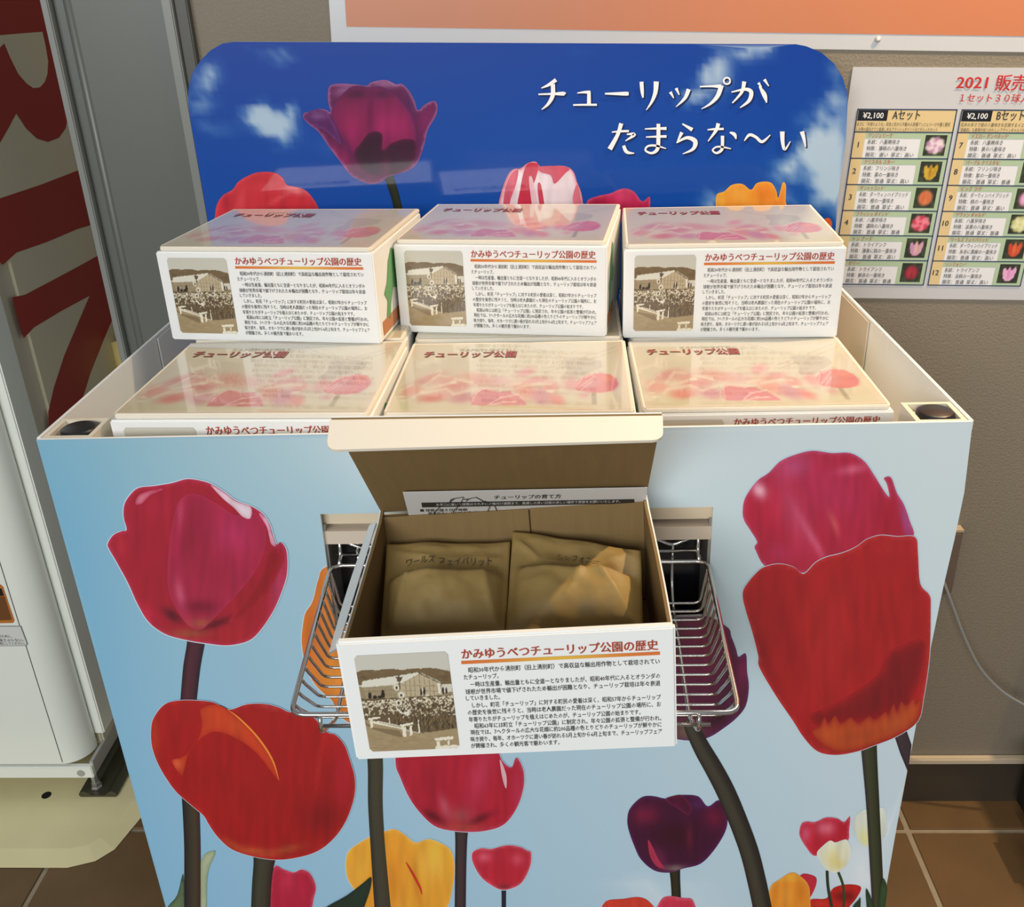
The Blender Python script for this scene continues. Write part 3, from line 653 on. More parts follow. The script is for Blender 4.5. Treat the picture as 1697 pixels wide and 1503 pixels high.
tag(mb.build('printed_stem', M_print, front, world=True), 'long stem left of the bottom middle tulip')
# --- purple tulip behind basket right
mb = MB()
p_pts = [(1120, 1000), (1200, 1035), (1212, 1055), (1220, 1076), (1224, 1088), (1236, 1083), (1238, 1112), (1241, 1138), (1236, 1169), (1220, 1190), (1197, 1208), (1178, 1220), (1158, 1226), (1124, 1225), (1080, 1210), (1030, 1170), (1010, 1100), (1030, 1020)]
halo(mb, 1, p_pts, (0, 0, 1), 2, hole=HOLE)
petal(mb, 2, p_pts, (74, 16, 50), PF, [(1160, 1060, 50, 60, (128, 22, 72), .8), (1230, 1110, 10, 30, (130, 20, 70), .7), (1205, 1140, 10, 60, (50, 14, 38), .7, 15), (1140, 1212, 30, 20, (110, 105, 80), .8), (1190, 1190, 30, 8, (30, 12, 20), .7, -25), (1215, 1190, 14, 20, (70, 25, 60), .6)], rim=((95, 60, 110), 1.5, .5), z=(0, 0, 1), hole=HOLE, spacing=6)
done(mb, 'printed dark purple tulip behind the wire basket'); mb = MB()
stem(mb, 5, [(1138, 1192, 16), (1148, 1210, 24), (1164, 1241, 28), (1182, 1272, 30), (1201, 1308, 31), (1220, 1352, 31), (1241, 1409, 31), (1254, 1460, 31), (1263, 1503, 31), (1268, 1530, 31)], PF, [(32, 30, 30), (60, 58, 50), (62, 60, 50), (40, 40, 38), (30, 28, 30)])
tag(mb.build('printed_stem', M_print, front, world=True), 'thick curved dark stem at the right')
# --- big pink red tulip, upper left
mb = MB()
stem(mb, 2, [(800, 1020, 108), (795, 1100, 88), (775, 1220, 85), (758, 1390, 80)], PF, [(38, 20, 28), (78, 36, 50), (70, 34, 48), (30, 22, 36)], ZA)
tag(mb.build('printed_stem', M_print, front, world=True), 'upper stem of the large pink-red tulip'); mb = MB()
stem(mb, 2, [(318, 700, 100), (325, 760, 96), (335, 1000, 92), (336, 1200, 92), (336, 1440, 92)], PF, [(25, 25, 30), (50, 45, 38), (66, 58, 42), (58, 30, 30)], ZB)
tag(mb.build('printed_stem', M_print, front, world=True), 'lower stem of the large pink-red tulip'); mb = MB()
t1 = [(358, 602), (385, 560), (425, 540), (452, 532), (437, 470), (440, 410), (465, 365), (510, 325), (590, 315), (680, 300), (760, 280), (860, 300), (930, 340), (1000, 390), (1070, 415), (1130, 455), (1165, 510), (1195, 602), (1220, 595), (1248, 640), (1250, 750), (1220, 850), (1180, 940), (1120, 1030), (1060, 1085), (960, 1108), (860, 1100), (740, 1080), (640, 1050), (560, 990), (505, 900), (460, 800), (400, 690), (365, 630)]
halo(mb, 3, t1, ZA, 7)
petal(mb, 4, t1, (158, 24, 44), PF, [(600, 420, 120, 60, (168, 28, 52), .7), (1210, 800, 40, 160, (175, 60, 100), .7, 8), (560, 950, 70, 40, (190, 30, 60), .7, 35), (680, 960, 60, 26, (70, 8, 30), .85, 35), (900, 1000, 110, 18, (75, 8, 30), .85, -20), (760, 1050, 120, 26, (150, 85, 50), .7), (1000, 1060, 110, 40, (170, 30, 40), .6), (1050, 880, 60, 120, (150, 20, 36), .6, 30), (420, 620, 30, 60, (195, 40, 60), .5)], rim=((200, 60, 95), 2.6, .6), z=ZA, spacing=5)
petal(mb, 5, [(655, 760), (670, 560), (700, 420), (740, 365), (800, 352), (900, 400), (1000, 460), (1075, 440), (1130, 480), (1148, 560), (1135, 650), (1080, 760), (960, 900), (870, 990), (820, 1030), (760, 1010), (700, 930), (665, 850)], (160, 30, 62), PF,
      [(800, 560, 80, 170, (135, 22, 44), .7), (980, 560, 110, 120, (178, 45, 92), .7, 20), (720, 860, 24, 90, (205, 110, 140), .55, -12), (720, 450, 16, 90, (190, 80, 110), .5, 3), (820, 915, 90, 36, (110, 12, 40), .8), (830, 1000, 90, 26, (165, 95, 60), .7), (900, 720, 90, 120, (150, 25, 52), .6)], rim=((172, 42, 74), 2.5, .5), z=ZA, spacing=5)
petal(mb, 6, [(870, 308), (930, 342), (1000, 392), (1070, 418), (1068, 475), (1030, 468), (985, 422), (930, 376)], (222, 205, 212), PF, rim=((200, 110, 140), 2.5, .6), z=ZA, spacing=4)
petal(mb, 6, [(495, 405), (512, 360), (575, 335), (640, 328), (570, 362), (530, 402)], (205, 125, 140), PF, rim=((175, 40, 70), 3.5, .9), z=ZA, spacing=4)
petal(mb, 6, [(1110, 450), (1150, 480), (1180, 560), (1196, 612), (1170, 600), (1150, 520)], (222, 190, 205), PF, rim=((190, 90, 120), 2.5, .7), z=ZA, spacing=4)
petal(mb, 6, [(1160, 640), (1220, 640), (1228, 700), (1150, 850), (1040, 960), (960, 990), (1050, 870), (1120, 760)], (140, 18, 30), PF, rim=((165, 28, 48), 4, .8), z=ZA, spacing=5)
done(mb, 'large printed pink-red tulip at the upper left')
# --- red tulip lower left
mb = MB()
stem(mb, 5, [(745, 1060, 140), (738, 1120, 116), (725, 1250, 108), (718, 1440, 108)], PF, [(30, 35, 28), (62, 62, 48), (60, 55, 44), (40, 24, 28)], ZB)
t2 = [(105, 370), (120, 300), (180, 225), (260, 203), (370, 203), (460, 215), (540, 255), (640, 225), (740, 222), (820, 240), (880, 268), (940, 262), (1010, 290), (1095, 380), (1140, 395), (1190, 450), (1220, 530), (1250, 640), (1245, 750), (1200, 880), (1130, 980), (1040, 1050), (930, 1085), (810, 1098), (680, 1080), (560, 1040), (480, 970), (430, 900), (400, 850), (330, 790), (250, 720), (190, 640), (140, 550), (110, 460)]
halo(mb, 6, t2, ZB, 4)
petal(mb, 7, t2, (160, 20, 24), PF, [(1180, 620, 60, 200, (175, 28, 50), .7), (1060, 850, 120, 120, (110, 12, 20), .7, -30), (680, 1050, 130, 26, (190, 100, 45), .7, 8), (870, 1040, 110, 22, (170, 90, 45), .7, -12), (560, 1010, 80, 20, (190, 90, 40), .6, 30), (780, 240, 60, 10, (235, 150, 150), .7, 3), (130, 400, 22, 160, (180, 60, 30), .7), (800, 700, 300, 200, (152, 22, 26), .6), (1050, 560, 12, 200, (190, 50, 50), .4, 8)], rim=((185, 45, 45), 2, .6), z=ZB, spacing=6)
petal(mb, 8, [(385, 250), (470, 225), (550, 262), (645, 345), (722, 432), (790, 530), (826, 650), (780, 600), (700, 500), (600, 425), (480, 378), (400, 405), (325, 480), (290, 600), (272, 622), (222, 540), (290, 515), (370, 420), (392, 330)], (196, 62, 30), PF, [(250, 560, 30, 40, (225, 110, 70), .7), (600, 340, 60, 40, (205, 80, 35), .5)], rim=((160, 22, 24), 3, .5), z=ZB, spacing=5)
stem(mb, 9, [(540, 255, 2), (600, 300, 9), (690, 390, 11), (760, 485, 11), (800, 565, 9), (824, 650, 2)], PF, [(235, 150, 60), (225, 110, 45)], ZB)
done(mb, 'large printed orange-red tulip at the lower left')
# --- tulips at the bottom
mb = MB()
l1 = [(790, 1150), (850, 1155), (905, 1172), (950, 1155), (1000, 1180), (1030, 1250), (1020, 1310), (980, 1400), (780, 1400)]
halo(mb, 1, l1, ZB, 4)
petal(mb, 2, l1, (175, 28, 58), PF, [(870, 1220, 60, 60, (200, 50, 80), .6), (960, 1200, 30, 50, (165, 20, 50), .6)], rim=((220, 100, 130), 2, .5), z=ZB, spacing=6); done(mb, 'printed pink tulip cut by the lower frame')
mb = MB()
y1_ = [(573.5, 1424), (582, 1406), (612, 1387), (638, 1377), (656, 1374), (672, 1384), (689, 1396), (711, 1390), (740, 1402), (750, 1416), (753, 1435), (751, 1464), (737, 1510), (690, 1540), (610, 1540), (590, 1480), (576, 1455)]
halo(mb, 1, y1_, (0, 0, 1), 1.6)
petal(mb, 2, y1_, (228, 158, 48), PF, [(600, 1450, 20, 50, (238, 180, 70), .6), (655, 1440, 22, 60, (225, 140, 40), .7), (715, 1430, 30, 40, (240, 185, 75), .7), (690, 1460, 6, 50, (205, 120, 30), .6, -10), (630, 1480, 30, 60, (215, 130, 38), .5)], rim=((245, 195, 90), 2, .5), z=(0, 0, 1), spacing=5)
stem(mb, 4, [(673, 1428, 1.5), (683, 1445, 4), (696, 1470, 3.5), (699, 1482, 1)], PF, [(190, 50, 30), (200, 60, 35)])
done(mb, 'printed yellow-orange tulip at the bottom')
mb = MB()
stem(mb, 3, [(397, 380, 66), (395, 440, 54), (392, 600, 50), (390, 790, 50)], PF, [(25, 25, 35), (60, 52, 52), (66, 44, 50), (30, 24, 40)], ZC)
pk = [(98, 98), (120, 160), (160, 250), (220, 330), (290, 385), (400, 403), (500, 400), (590, 370), (650, 290), (678, 200), (678, 130), (655, 75), (640, 72), (622, 112), (580, 80), (540, 0), (400, -60), (200, -60), (110, 0)]
halo(mb, 4, pk, ZC, 4)
petal(mb, 5, pk, (172, 26, 50), PF, [(280, 200, 60, 140, (150, 20, 40), .6), (480, 150, 50, 160, (190, 60, 95), .6, 15), (320, 290, 24, 60, (215, 130, 150), .5, -15), (270, 335, 60, 20, (80, 8, 25), .8, 30), (480, 345, 70, 18, (85, 8, 28), .8, -25), (390, 330, 60, 40, (150, 90, 80), .6), (390, 385, 140, 20, (170, 90, 60), .5), (650, 220, 24, 110, (185, 50, 90), .6)], rim=((205, 80, 115), 2, .5), z=ZC, spacing=5)
petal(mb, 6, [(570, 78), (582, 95), (600, 150), (600, 205), (590, 190), (578, 140)], (222, 175, 185), PF, z=ZC, spacing=5)
done(mb, 'printed pink-red tulip below the open carton')
mb = MB()
stem(mb, 2, [(588, 650, 22), (588, 700, 20), (588, 790, 20)], PF, [(20, 25, 45), (30, 35, 50), (20, 25, 45)], ZC)
pm = [(443, 510), (455, 490), (490, 478), (530, 482), (600, 465), (660, 472), (692, 488), (712, 500), (708, 560), (670, 635), (610, 665), (560, 662), (490, 615), (450, 550)]
halo(mb, 3, pm, ZC, 4)
petal(mb, 4, pm, (186, 34, 56), PF, [(500, 520, 35, 25, (225, 110, 130), .7), (650, 530, 35, 30, (225, 100, 120), .6), (590, 590, 70, 60, (175, 28, 48), .6), (590, 655, 30, 12, (90, 30, 30), .7)], rim=((230, 120, 140), 1.8, .6), z=ZC, spacing=4)
done(mb, 'small printed pink tulip at the bottom middle')
mb = MB()
stem(mb, 2, [(1362, 560, 52), (1366, 620, 44), (1370, 700, 42), (1370, 790, 42)], PF, [(15, 15, 18), (42, 45, 30), (42, 42, 30), (20, 20, 20)], ZC)
dk = [(1148, 350), (1160, 300), (1210, 250), (1260, 243), (1320, 255), (1345, 245), (1400, 238), (1470, 245), (1512, 290), (1560, 262), (1590, 290), (1603, 350), (1590, 410), (1540, 490), (1480, 550), (1400, 572), (1340, 590), (1270, 580), (1210, 530), (1180, 470), (1155, 400)]
petal(mb, 3, dk, (62, 12, 48), PF, [(1230, 330, 70, 50, (130, 22, 60), .8), (1545, 340, 50, 60, (120, 18, 55), .7, -30), (1360, 420, 120, 70, (52, 8, 30), .8), (1290, 520, 30, 60, (120, 40, 80), .6, -30), (1370, 570, 60, 16, (150, 150, 120), .7), (1430, 430, 16, 60, (110, 30, 50), .6), (1470, 280, 50, 26, (80, 40, 95), .6)], rim=((95, 40, 110), 2, .6), z=ZC, spacing=4)
petal(mb, 4, [(1345, 245), (1400, 240), (1440, 290), (1425, 330), (1380, 300), (1320, 262)], (70, 12, 45), PF, rim=((110, 30, 70), 2, .7), z=ZC, spacing=4)
petal(mb, 4, [(1242, 440), (1262, 470), (1290, 530), (1320, 570), (1280, 560), (1250, 510)], (165, 45, 75), PF, z=ZC, spacing=4)
done(mb, 'printed dark plum tulip at the bottom right')
mb = MB()
petal(mb, 1, [(1043, 790), (1050, 722), (1130, 710), (1200, 702), (1250, 725), (1275, 790)], (205, 60, 45), PF, z=ZC, spacing=6)
done(mb, 'small printed red tulip left of the two at the bottom edge'); mb = MB()
petal(mb, 2, [(1283, 790), (1300, 715), (1340, 697), (1400, 705), (1445, 715), (1448, 790)], (200, 50, 75), PF, rim=((225, 110, 130), 2, .6), z=ZC, spacing=6); done(mb, 'small printed pink tulip right of the two at the bottom edge')
# --- right pair
mb = MB()
petal(mb, 2, [(985, 1330), (1038, 1310), (1064, 1385), (1048, 1500), (1015, 1420)], (62, 50, 56), PF, rim=((32, 24, 36), 2, .7), z=ZD, spacing=5, smooth=False)
pk2 = [(338, 380), (350, 320), (400, 250), (450, 215), (500, 165), (570, 135), (640, 120), (720, 130), (800, 130), (860, 165), (900, 220), (940, 285), (968, 318), (958, 265), (945, 238), (975, 235), (1000, 300), (1030, 350), (1055, 420), (1072, 490), (1000, 560), (900, 600), (700, 640), (500, 640), (430, 612), (395, 550), (390, 530), (400, 510), (370, 460), (345, 420)]
halo(mb, 3, pk2, ZD, 5)
petal(mb, 4, pk2, (172, 30, 56), PF, [(560, 190, 90, 60, (180, 85, 130), .7, -15), (720, 300, 180, 140, (178, 45, 85), .7, 20), (560, 400, 60, 180, (195, 80, 115), .5, -20), (640, 500, 18, 150, (215, 120, 150), .5, -30), (810, 200, 70, 22, (225, 120, 150), .6, -10), (960, 420, 50, 100, (160, 22, 40), .7), (1040, 430, 18, 100, (150, 80, 150), .7, -15), (410, 290, 30, 40, (240, 190, 205), .9, -30), (730, 430, 14, 60, (220, 110, 100), .6, -20), (500, 560, 80, 50, (185, 50, 90), .6), (420, 560, 20, 60, (160, 25, 50), .6)], rim=((200, 110, 150), 2.6, .5), z=ZD, spacing=5)
done(mb, 'printed pink tulip at the upper right')
mb = MB()
stem(mb, 5, [(1439, 1228, 27), (1441, 1260, 25), (1446, 1333, 22), (1451, 1424, 21), (1455, 1503, 20), (1456, 1530, 20)], PF, [(45, 40, 50), (60, 66, 44), (50, 58, 38), (30, 34, 28)])
rd = [(338, 740), (350, 700), (400, 640), (440, 615), (500, 605), (560, 620), (600, 648), (650, 600), (700, 575), (760, 560), (820, 535), (870, 500), (930, 482), (1000, 488), (1078, 490), (1090, 560), (1100, 690), (1140, 740), (1145, 800), (1140, 1000), (1115, 1180), (1090, 1280), (1000, 1345), (900, 1385), (830, 1410), (740, 1425), (660, 1410), (600, 1350), (555, 1280), (480, 1170), (410, 1050), (405, 1000), (380, 900), (350, 800)]
halo(mb, 6, rd, ZD, 3.5)
petal(mb, 7, rd, (166, 26, 32), PF, [(520, 900, 40, 300, (150, 18, 30), .6, -14), (700, 900, 120, 300, (172, 34, 38), .6), (940, 800, 120, 220, (160, 26, 30), .6), (830, 850, 14, 250, (145, 20, 28), .5, -8), (430, 1000, 30, 200, (135, 14, 30), .7, -20), (720, 1390, 140, 30, (150, 45, 40), .6), (980, 540, 100, 40, (178, 36, 40), .6)], rim=((200, 60, 60), 1.8, .6), z=ZD, spacing=7)
petal(mb, 8, [(630, 1250), (700, 1225), (800, 1165), (920, 1080), (945, 1010), (1000, 965), (1120, 935), (1100, 1100), (1050, 1215), (1000, 1240), (900, 1275), (760, 1295), (650, 1300)], (122, 16, 28), PF, rim=((160, 24, 32), 7, .95), z=ZD, spacing=6)
petal(mb, 9, [(632, 1325), (668, 1300), (690, 1262), (705, 1290), (735, 1255), (760, 1290), (800, 1262), (835, 1288), (880, 1258), (905, 1272), (950, 1240), (962, 1252), (985, 1205), (1000, 1238), (1018, 1195), (1040, 1212), (1075, 1178), (1082, 1205), (1105, 1180), (1086, 1282), (1000, 1342), (900, 1382), (830, 1404), (750, 1412), (680, 1380)], (186, 78, 36), PF, [(850, 1340, 120, 30, (160, 60, 36), .5, -10), (1000, 1290, 40, 50, (170, 80, 44), .5)], rim=((150, 34, 30), 6, .9), z=ZD, spacing=4, n=3)
done(mb, 'large printed red tulip at the right')
mb = MB()
ps = [(475, 745), (488, 702), (520, 692), (560, 695), (620, 670), (680, 675), (718, 695), (750, 665), (745, 740), (735, 800), (640, 830), (560, 880), (510, 830), (480, 780)]
halo(mb, 1, ps, ZE, 4)
petal(mb, 2, ps, (186, 34, 56), PF, [(620, 730, 60, 40, (225, 130, 150), .7), (510, 760, 24, 50, (215, 110, 140), .7), (710, 740, 40, 60, (170, 22, 42), .6)], rim=((225, 120, 140), 1.4, .5), z=ZE, spacing=4)
done(mb, 'small printed pink tulip at the far right'); mb = MB()
w2 = [(765, 720), (780, 660), (830, 625), (870, 640), (930, 615), (950, 680), (945, 760), (900, 815), (830, 830), (790, 790)]
petal(mb, 2, w2, (215, 218, 200), PF, [(830, 790, 50, 60, (225, 215, 130), .7)], rim=((205, 218, 218), 3, .7), z=ZE, spacing=4)
done(mb, 'small printed cream tulip behind the long stem'); mb = MB()
w1 = [(570, 860), (600, 825), (640, 795), (670, 805), (700, 795), (735, 792), (757, 850), (742, 910), (700, 960), (650, 968), (610, 940), (582, 900)]
stem(mb, 3, [(625, 960, 16), (632, 1060, 16), (660, 1200, 18)], PF, [(30, 45, 35), (40, 60, 40)], ZE); stem(mb, 3, [(685, 965, 14), (712, 1040, 14), (718, 1120, 14), (710, 1200, 14)], PF, [(40, 60, 30), (50, 75, 40)], ZE)
petal(mb, 4, w1, (226, 224, 196), PF, [(660, 900, 40, 60, (220, 200, 110), .6), (700, 930, 40, 30, (215, 195, 100), .5)], rim=((220, 226, 222), 2.4, .7), z=ZE, spacing=4)
done(mb, 'small printed cream tulip in front of the pink one')
mb = MB()
petal(mb, 1, [(480, 985), (560, 992), (565, 1040), (530, 1110), (500, 1110)], (195, 40, 60), PF, z=ZE, spacing=5)
done(mb, 'small printed red tulip behind the orange one'); mb = MB()
petal(mb, 2, [(310, 1230), (306, 1120), (318, 1045), (360, 1012), (430, 970), (480, 990), (520, 1030), (532, 1090), (515, 1230)], (228, 140, 42), PF, [(420, 1000, 60, 20, (240, 180, 60), .7), (400, 1100, 30, 60, (235, 160, 60), .6), (490, 1080, 30, 50, (215, 120, 35), .6)], rim=((240, 175, 80), 2, .5), z=ZE, spacing=5)
done(mb, 'printed orange tulip in the bottom right corner'); mb = MB()
petal(mb, 1, [(520, 1230), (530, 1122), (620, 1112), (660, 1055), (740, 1035), (810, 1050), (785, 1110), (740, 1165), (700, 1230)], (190, 34, 32), PF, [(720, 1100, 60, 30, (90, 12, 24), .8), (590, 1140, 50, 20, (215, 60, 50), .6)], z=ZE, spacing=5)
done(mb, 'printed open red tulip in the bottom right corner')
mb = MB()
for z_, pts, c, c2 in ((ZB, [(383, 1112), (455, 1050), (462, 1075), (430, 1150), (417, 1250), (414, 1440), (383, 1440)], (178, 186, 152), (120, 140, 110)), (ZB, [(195, 1368), (250, 1300), (282, 1180), (292, 1300), (292, 1440), (170, 1440)], (96, 118, 84), (40, 60, 40)), (ZB, [(1340, 1195), (1336, 1262), (1300, 1370), (1280, 1440), (1000, 1440), (1080, 1368), (1200, 1300), (1290, 1232)], (30, 52, 40), (20, 34, 30)), (ZE, [(833, 1060), (860, 1095), (874, 1159), (874, 1240), (850, 1240)], (52, 80, 54), (25, 44, 30)), (ZE, [(900, 1240), (912, 1050), (930, 1000), (950, 1045), (945, 1110), (925, 1240)], (52, 82, 50), (30, 52, 30)), (ZE, [(760, 1159), (790, 1120), (806, 1110), (795, 1240), (750, 1240)], (44, 70, 50), (30, 50, 34))):
    petal(mb, 10 if z_ is ZE else 1 if c[0] > 90 else 11, pts, c, PF, rim=(c2, 3, .7), z=z_, spacing=6)
tag(mb.build('printed_leaf', M_print, front, world=True), 'printed green leaf blades at the bottom edge', kind='stuff')

# side panels, tray, posts, opening frame
YD = .612
for s_, X in ((-1, XL), (1, XR)):
    MB().box((X-.002, .005, FZ+.01), (X+.002, YD, ZT)).build('side_panel', M_white, DS, world=True)
    MB().box((X-s_*.004-.001, .36, .08), (X-s_*.004+.001, YD-.01, ZT-.004)).build('inner_liner', M_tan if s_ > 0 else M_white, DS, world=True)
MB().box((XL+.004, .005, .062), (XR-.004, .606, .0795)).build('tray_floor', M_tan, DS, world=True)
MB().box((XL, YD-.004, FZ+.01), (XR, YD, .075)).build('rear_panel', M_white, DS, world=True)
for X0, X1 in ((XL+.003, XL+.060), (XR-.058, XR-.003)):
    zt_ = ZT-.001; pst = empty('corner_post', (0, 0, 0)); pst.parent = DS
    pst.location = (X0, .006, 0)
    t_ = .0055
    m2 = MB(); y0, y1 = .006, .060
    m2.box((X0, y0, .198), (X1, y0+t_, zt_)); m2.box((X0, y1-t_, .198), (X1, y1, zt_)); m2.box((X0, y0+t_, .198), (X0+t_, y1-t_, zt_)); m2.box((X1-t_, y0+t_, .198), (X1, y1-t_, zt_)); m2.box((X0, y0, .080), (X1, y1, .198))
    pst_o = m2.build('post_wood', mat('pale_post_wood', (.74, .68, .55), .5), None, fix=True)
    pst_o.name = 'corner_post'; pst_o.parent = DS; pst_o.data.transform(Matrix.Translation(-wloc(DS)))
    bpy.data.objects.remove(pst)
    MB().lathe(((X0+X1)/2+.002, (y0+y1)/2, .1983), [(.0200, 0), (.0208, .004), (.0200, .008), (.017, .0095), (.0, .0098)], 28).build('foot_cap', M_blackp, pst_o, world=False, smooth=True).data.transform(Matrix.Translation(-wloc(DS)))
hx0, hx1 = hq[:, 0].min(), hq[:, 0].max(); hz1 = hq[:, 1].max(); hz0 = hq[:, 1].min()
MB().box((hx0-.03, .012, hz1-.022), (hx1+.03, .030, hz1+.03)).build('opening_rail', M_wood, DS, world=True)
MB().box((hx0+.006, .030, .082), (hx1-.006, .034, .094)).build('steel_lip', M_steel, DS, world=True)
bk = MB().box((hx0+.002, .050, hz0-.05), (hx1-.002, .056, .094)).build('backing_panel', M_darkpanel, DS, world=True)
MB().box((hx0+.002, .030, .0835), (hx1-.002, .056, .094)).build('steel_shelf', M_steel, DS, world=True)
for s_ in (0, 1):
    xx = (hx0-.001) if s_ == 0 else (hx1-.003)
    MB().box((xx, .006, hz0-.05), (xx+.004, .056, hz1-.02)).build('opening_cheek', M_steel, DS, world=True)
for a, b_ in ((592, 901), (1129, 889)):
    p = onY(a, b_, .049); MB().lathe((p[0], .050, p[2]), [(.0058, 0), (.0058, -.003), (.004, -.005), (.0, -.005)], 16, 'y').build('bolt_head', M_chrome, bk, world=True, smooth=True)

# ================================================================== WIRE BASKET
BK = empty('wire_basket', (0, -.11, 0)); tag(BK, 'chrome wire basket hooked into the stand front, holding the open carton', 'wire basket')
xl, xr_ = -.2165, .2275
def rz(y): return .037+y*.160
def bend(pts, r=.012, n=4):
    P = [Vector(p) for p in pts]; out = [P[0]]
    for i in range(1, len(P)-1):
        a_ = (P[i-1]-P[i]); b_ = (P[i+1]-P[i]); ra = min(r, a_.length*.45, b_.length*.45)
        s0 = P[i]+a_.normalized()*ra; s1 = P[i]+b_.normalized()*ra
        for k in range(n+1):
            t = k/n; out.append(s0*(1-t)**2+P[i]*2*t*(1-t)+s1*t*t)
    return out+[P[-1]]
yf, yb = -.222, -.002
rim = [(0, yf, rz(yf)), (xr_, yf, rz(yf)), (xr_, yb, rz(yb)), (xl, yb, rz(yb)), (xl, yf, rz(yf)), (0, yf, rz(yf))]
MB().tube(bend(rim, .014), .0026, 10).build('rim_wire', M_chrome, BK, world=True, smooth=True)
D_ = .050
for i in range(13):
    y = -.012-i*.0165
    z = rz(y); e = .006; yfl = -.012-i*.0132
    pts = [(xl+.001, y, z+.001), (xl+.003, y+.001+i*.0006, z-.012), (xl+e+.002, yfl, z-D_), (xr_-e-.002, yfl, z-D_), (xr_-.003, y+.001+i*.0006, z-.012), (xr_-.001, y, z+.001)]
    MB().tube(bend(pts, .008, 3), .0017, 6).build('cross_wire', M_chrome, BK, world=True, smooth=True)
for x in (-.186, -.06, .06, .188):
    pts = [(x, .011, .052), (x, .010, .02), (x, .004, rz(0)-D_+.012), (x, -.012, rz(-.012)-D_-.003), (x, -.172, rz(-.20)-D_-.003), (x, yf-.006, rz(yf)-.018), (x, yf-.003, rz(yf)+.001)]
    MB().tube(bend(pts, .01, 3), .0022, 8).build('length_wire', M_chrome, BK, world=True, smooth=True)
    pts = [(x+.004, yf-.001, rz(yf)+.003), (x+.004, yf-.006, rz(yf)-.022), (x-.004, yf-.006, rz(yf)-.022), (x-.004, yf-.001, rz(yf)-.003)]
MB().tube([(xl+.028, yf-.003, rz(yf)-.012), (xr_-.028, yf-.003, rz(yf)-.012)], .002, 8).build('front_brace', M_chrome, BK, world=True, smooth=True)
MB().tube([(hx0+.008, .014, .0745), (hx1-.008, .014, .0745)], .0032, 10).build('hook_bar', M_chrome, BK, world=True, smooth=True)
MB().tube([(hx0+.010, .010, .044), (hx1-.010, .010, .044)], .0028, 10).build('hook_bar', M_chrome, BK, world=True, smooth=True)
zz = []
for k, x in enumerate(np.linspace(-.214, .224, 13)): zz.append((x, .012, .068 if k % 2 == 0 else .0505))
MB().tube(bend(zz, .006, 3), .0025, 8).build('zigzag_wire', M_chrome, BK, world=True, smooth=True)
for x in (xl+.01, xr_-.01):
    MB().tube(bend([(x, .014, .0745), (x, .010, .044), (x, -.002, rz(0))], .006, 3), .0028, 8).build('hook_arm', M_chrome, BK, world=True, smooth=True)

# ================================================================== CARTONS
BW, BD, BH = .30, .25, .1305
# --- shared artwork
HL = homog([(-36, 517), (1677, 509), (174, 32), (1604, 16)], [(0, 0), (1, 0), (0, 1), (1, 1)]); HLi = np.linalg.inv(HL)
ra = Raster(1720, 560, 4, (204, 204, 184))
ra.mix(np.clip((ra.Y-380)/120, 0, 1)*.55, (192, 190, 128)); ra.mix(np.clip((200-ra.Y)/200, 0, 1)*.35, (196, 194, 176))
for a, b_ in (((965, 50), (1235, 140)), ((975, 75), (1215, 155)), ((1560, 55), (1330, 130)), ((1580, 75), (1360, 150)), ((1195, 172), (1050, 215)), ((1215, 190), (1070, 235)), ((1285, 165), (1470, 235)), ((1270, 180), (1440, 245))): ra.line(a, b_, 4, (168, 166, 150), .6)
ra.poly([(1205, 140), (1300, 130), (1460, 150), (1470, 200), (1400, 228), (1290, 282), (1185, 275), (1222, 215), (1205, 190)], (170, 168, 154), .8, 1)
for e in ((270, 275, 120, 34, -18, (196, 118, 122)), (380, 285, 90, 26, -10, (204, 140, 140)), (620, 285, 140, 45, 12, (206, 132, 118)), (440, 330, 130, 38, -6, (198, 104, 104)), (130, 360, 95, 42, 0, (214, 132, 122)), (80, 400, 40, 20, 0, (210, 150, 130)), (290, 412, 105, 36, -8, (204, 84, 74)), (480, 410, 90, 48, 0, (188, 104, 128)), (930, 235, 75, 32, -20, (214, 140, 148)), (1010, 290, 90, 28, -8, (204, 126, 132)), (930, 365, 95, 62, 20, (212, 116, 96)), (1050, 410, 80, 60, 10, (184, 98, 124)), (1150, 430, 60, 38, 20, (212, 98, 90)), (1110, 335, 60, 36, 0, (206, 112, 104)), (1250, 320, 56, 46, 0, (206, 122, 132)), (1340, 405, 44, 24, 0, (204, 150, 150)), (760, 300, 90, 40, 10, (206, 160, 160))):
    ra.ell(*e, a=.85, hard=1.5)
for p, q_ in (((220, 330), (330, 250)), ((330, 250), (400, 262)), ((240, 350), (440, 300)), ((430, 390), (560, 360)), ((190, 380), (380, 350)), ((380, 350), (430, 385)), ((440, 280), (560, 300)), ((560, 310), (500, 290)), ((880, 340), (1030, 315)), ((1030, 318), (1110, 320)), ((790, 330), (900, 310)), ((60, 360), (140, 320)), ((150, 410), (220, 370))): ra.line(p, q_, 12, (222, 205, 182), .75)
for c in ((70, 405, 34, 9), (75, 433, 28, 8), (1105, 372, 34, 12), (430, 305, 30, 10), (820, 385, 26, 9)): ra.ell(*c, 0, (226, 214, 192), .9, 3)
ra.poly([(560, 470), (545, 420), (590, 372), (630, 348), (700, 358), (760, 370), (830, 372), (850, 395), (885, 392), (915, 425), (945, 462), (940, 472)], (200, 92, 104), .95, 1)
ra.ell(680, 440, 70, 22, -20, (190, 92, 120), .6); ra.ell(820, 440, 60, 22, 10, (208, 86, 84), .6)
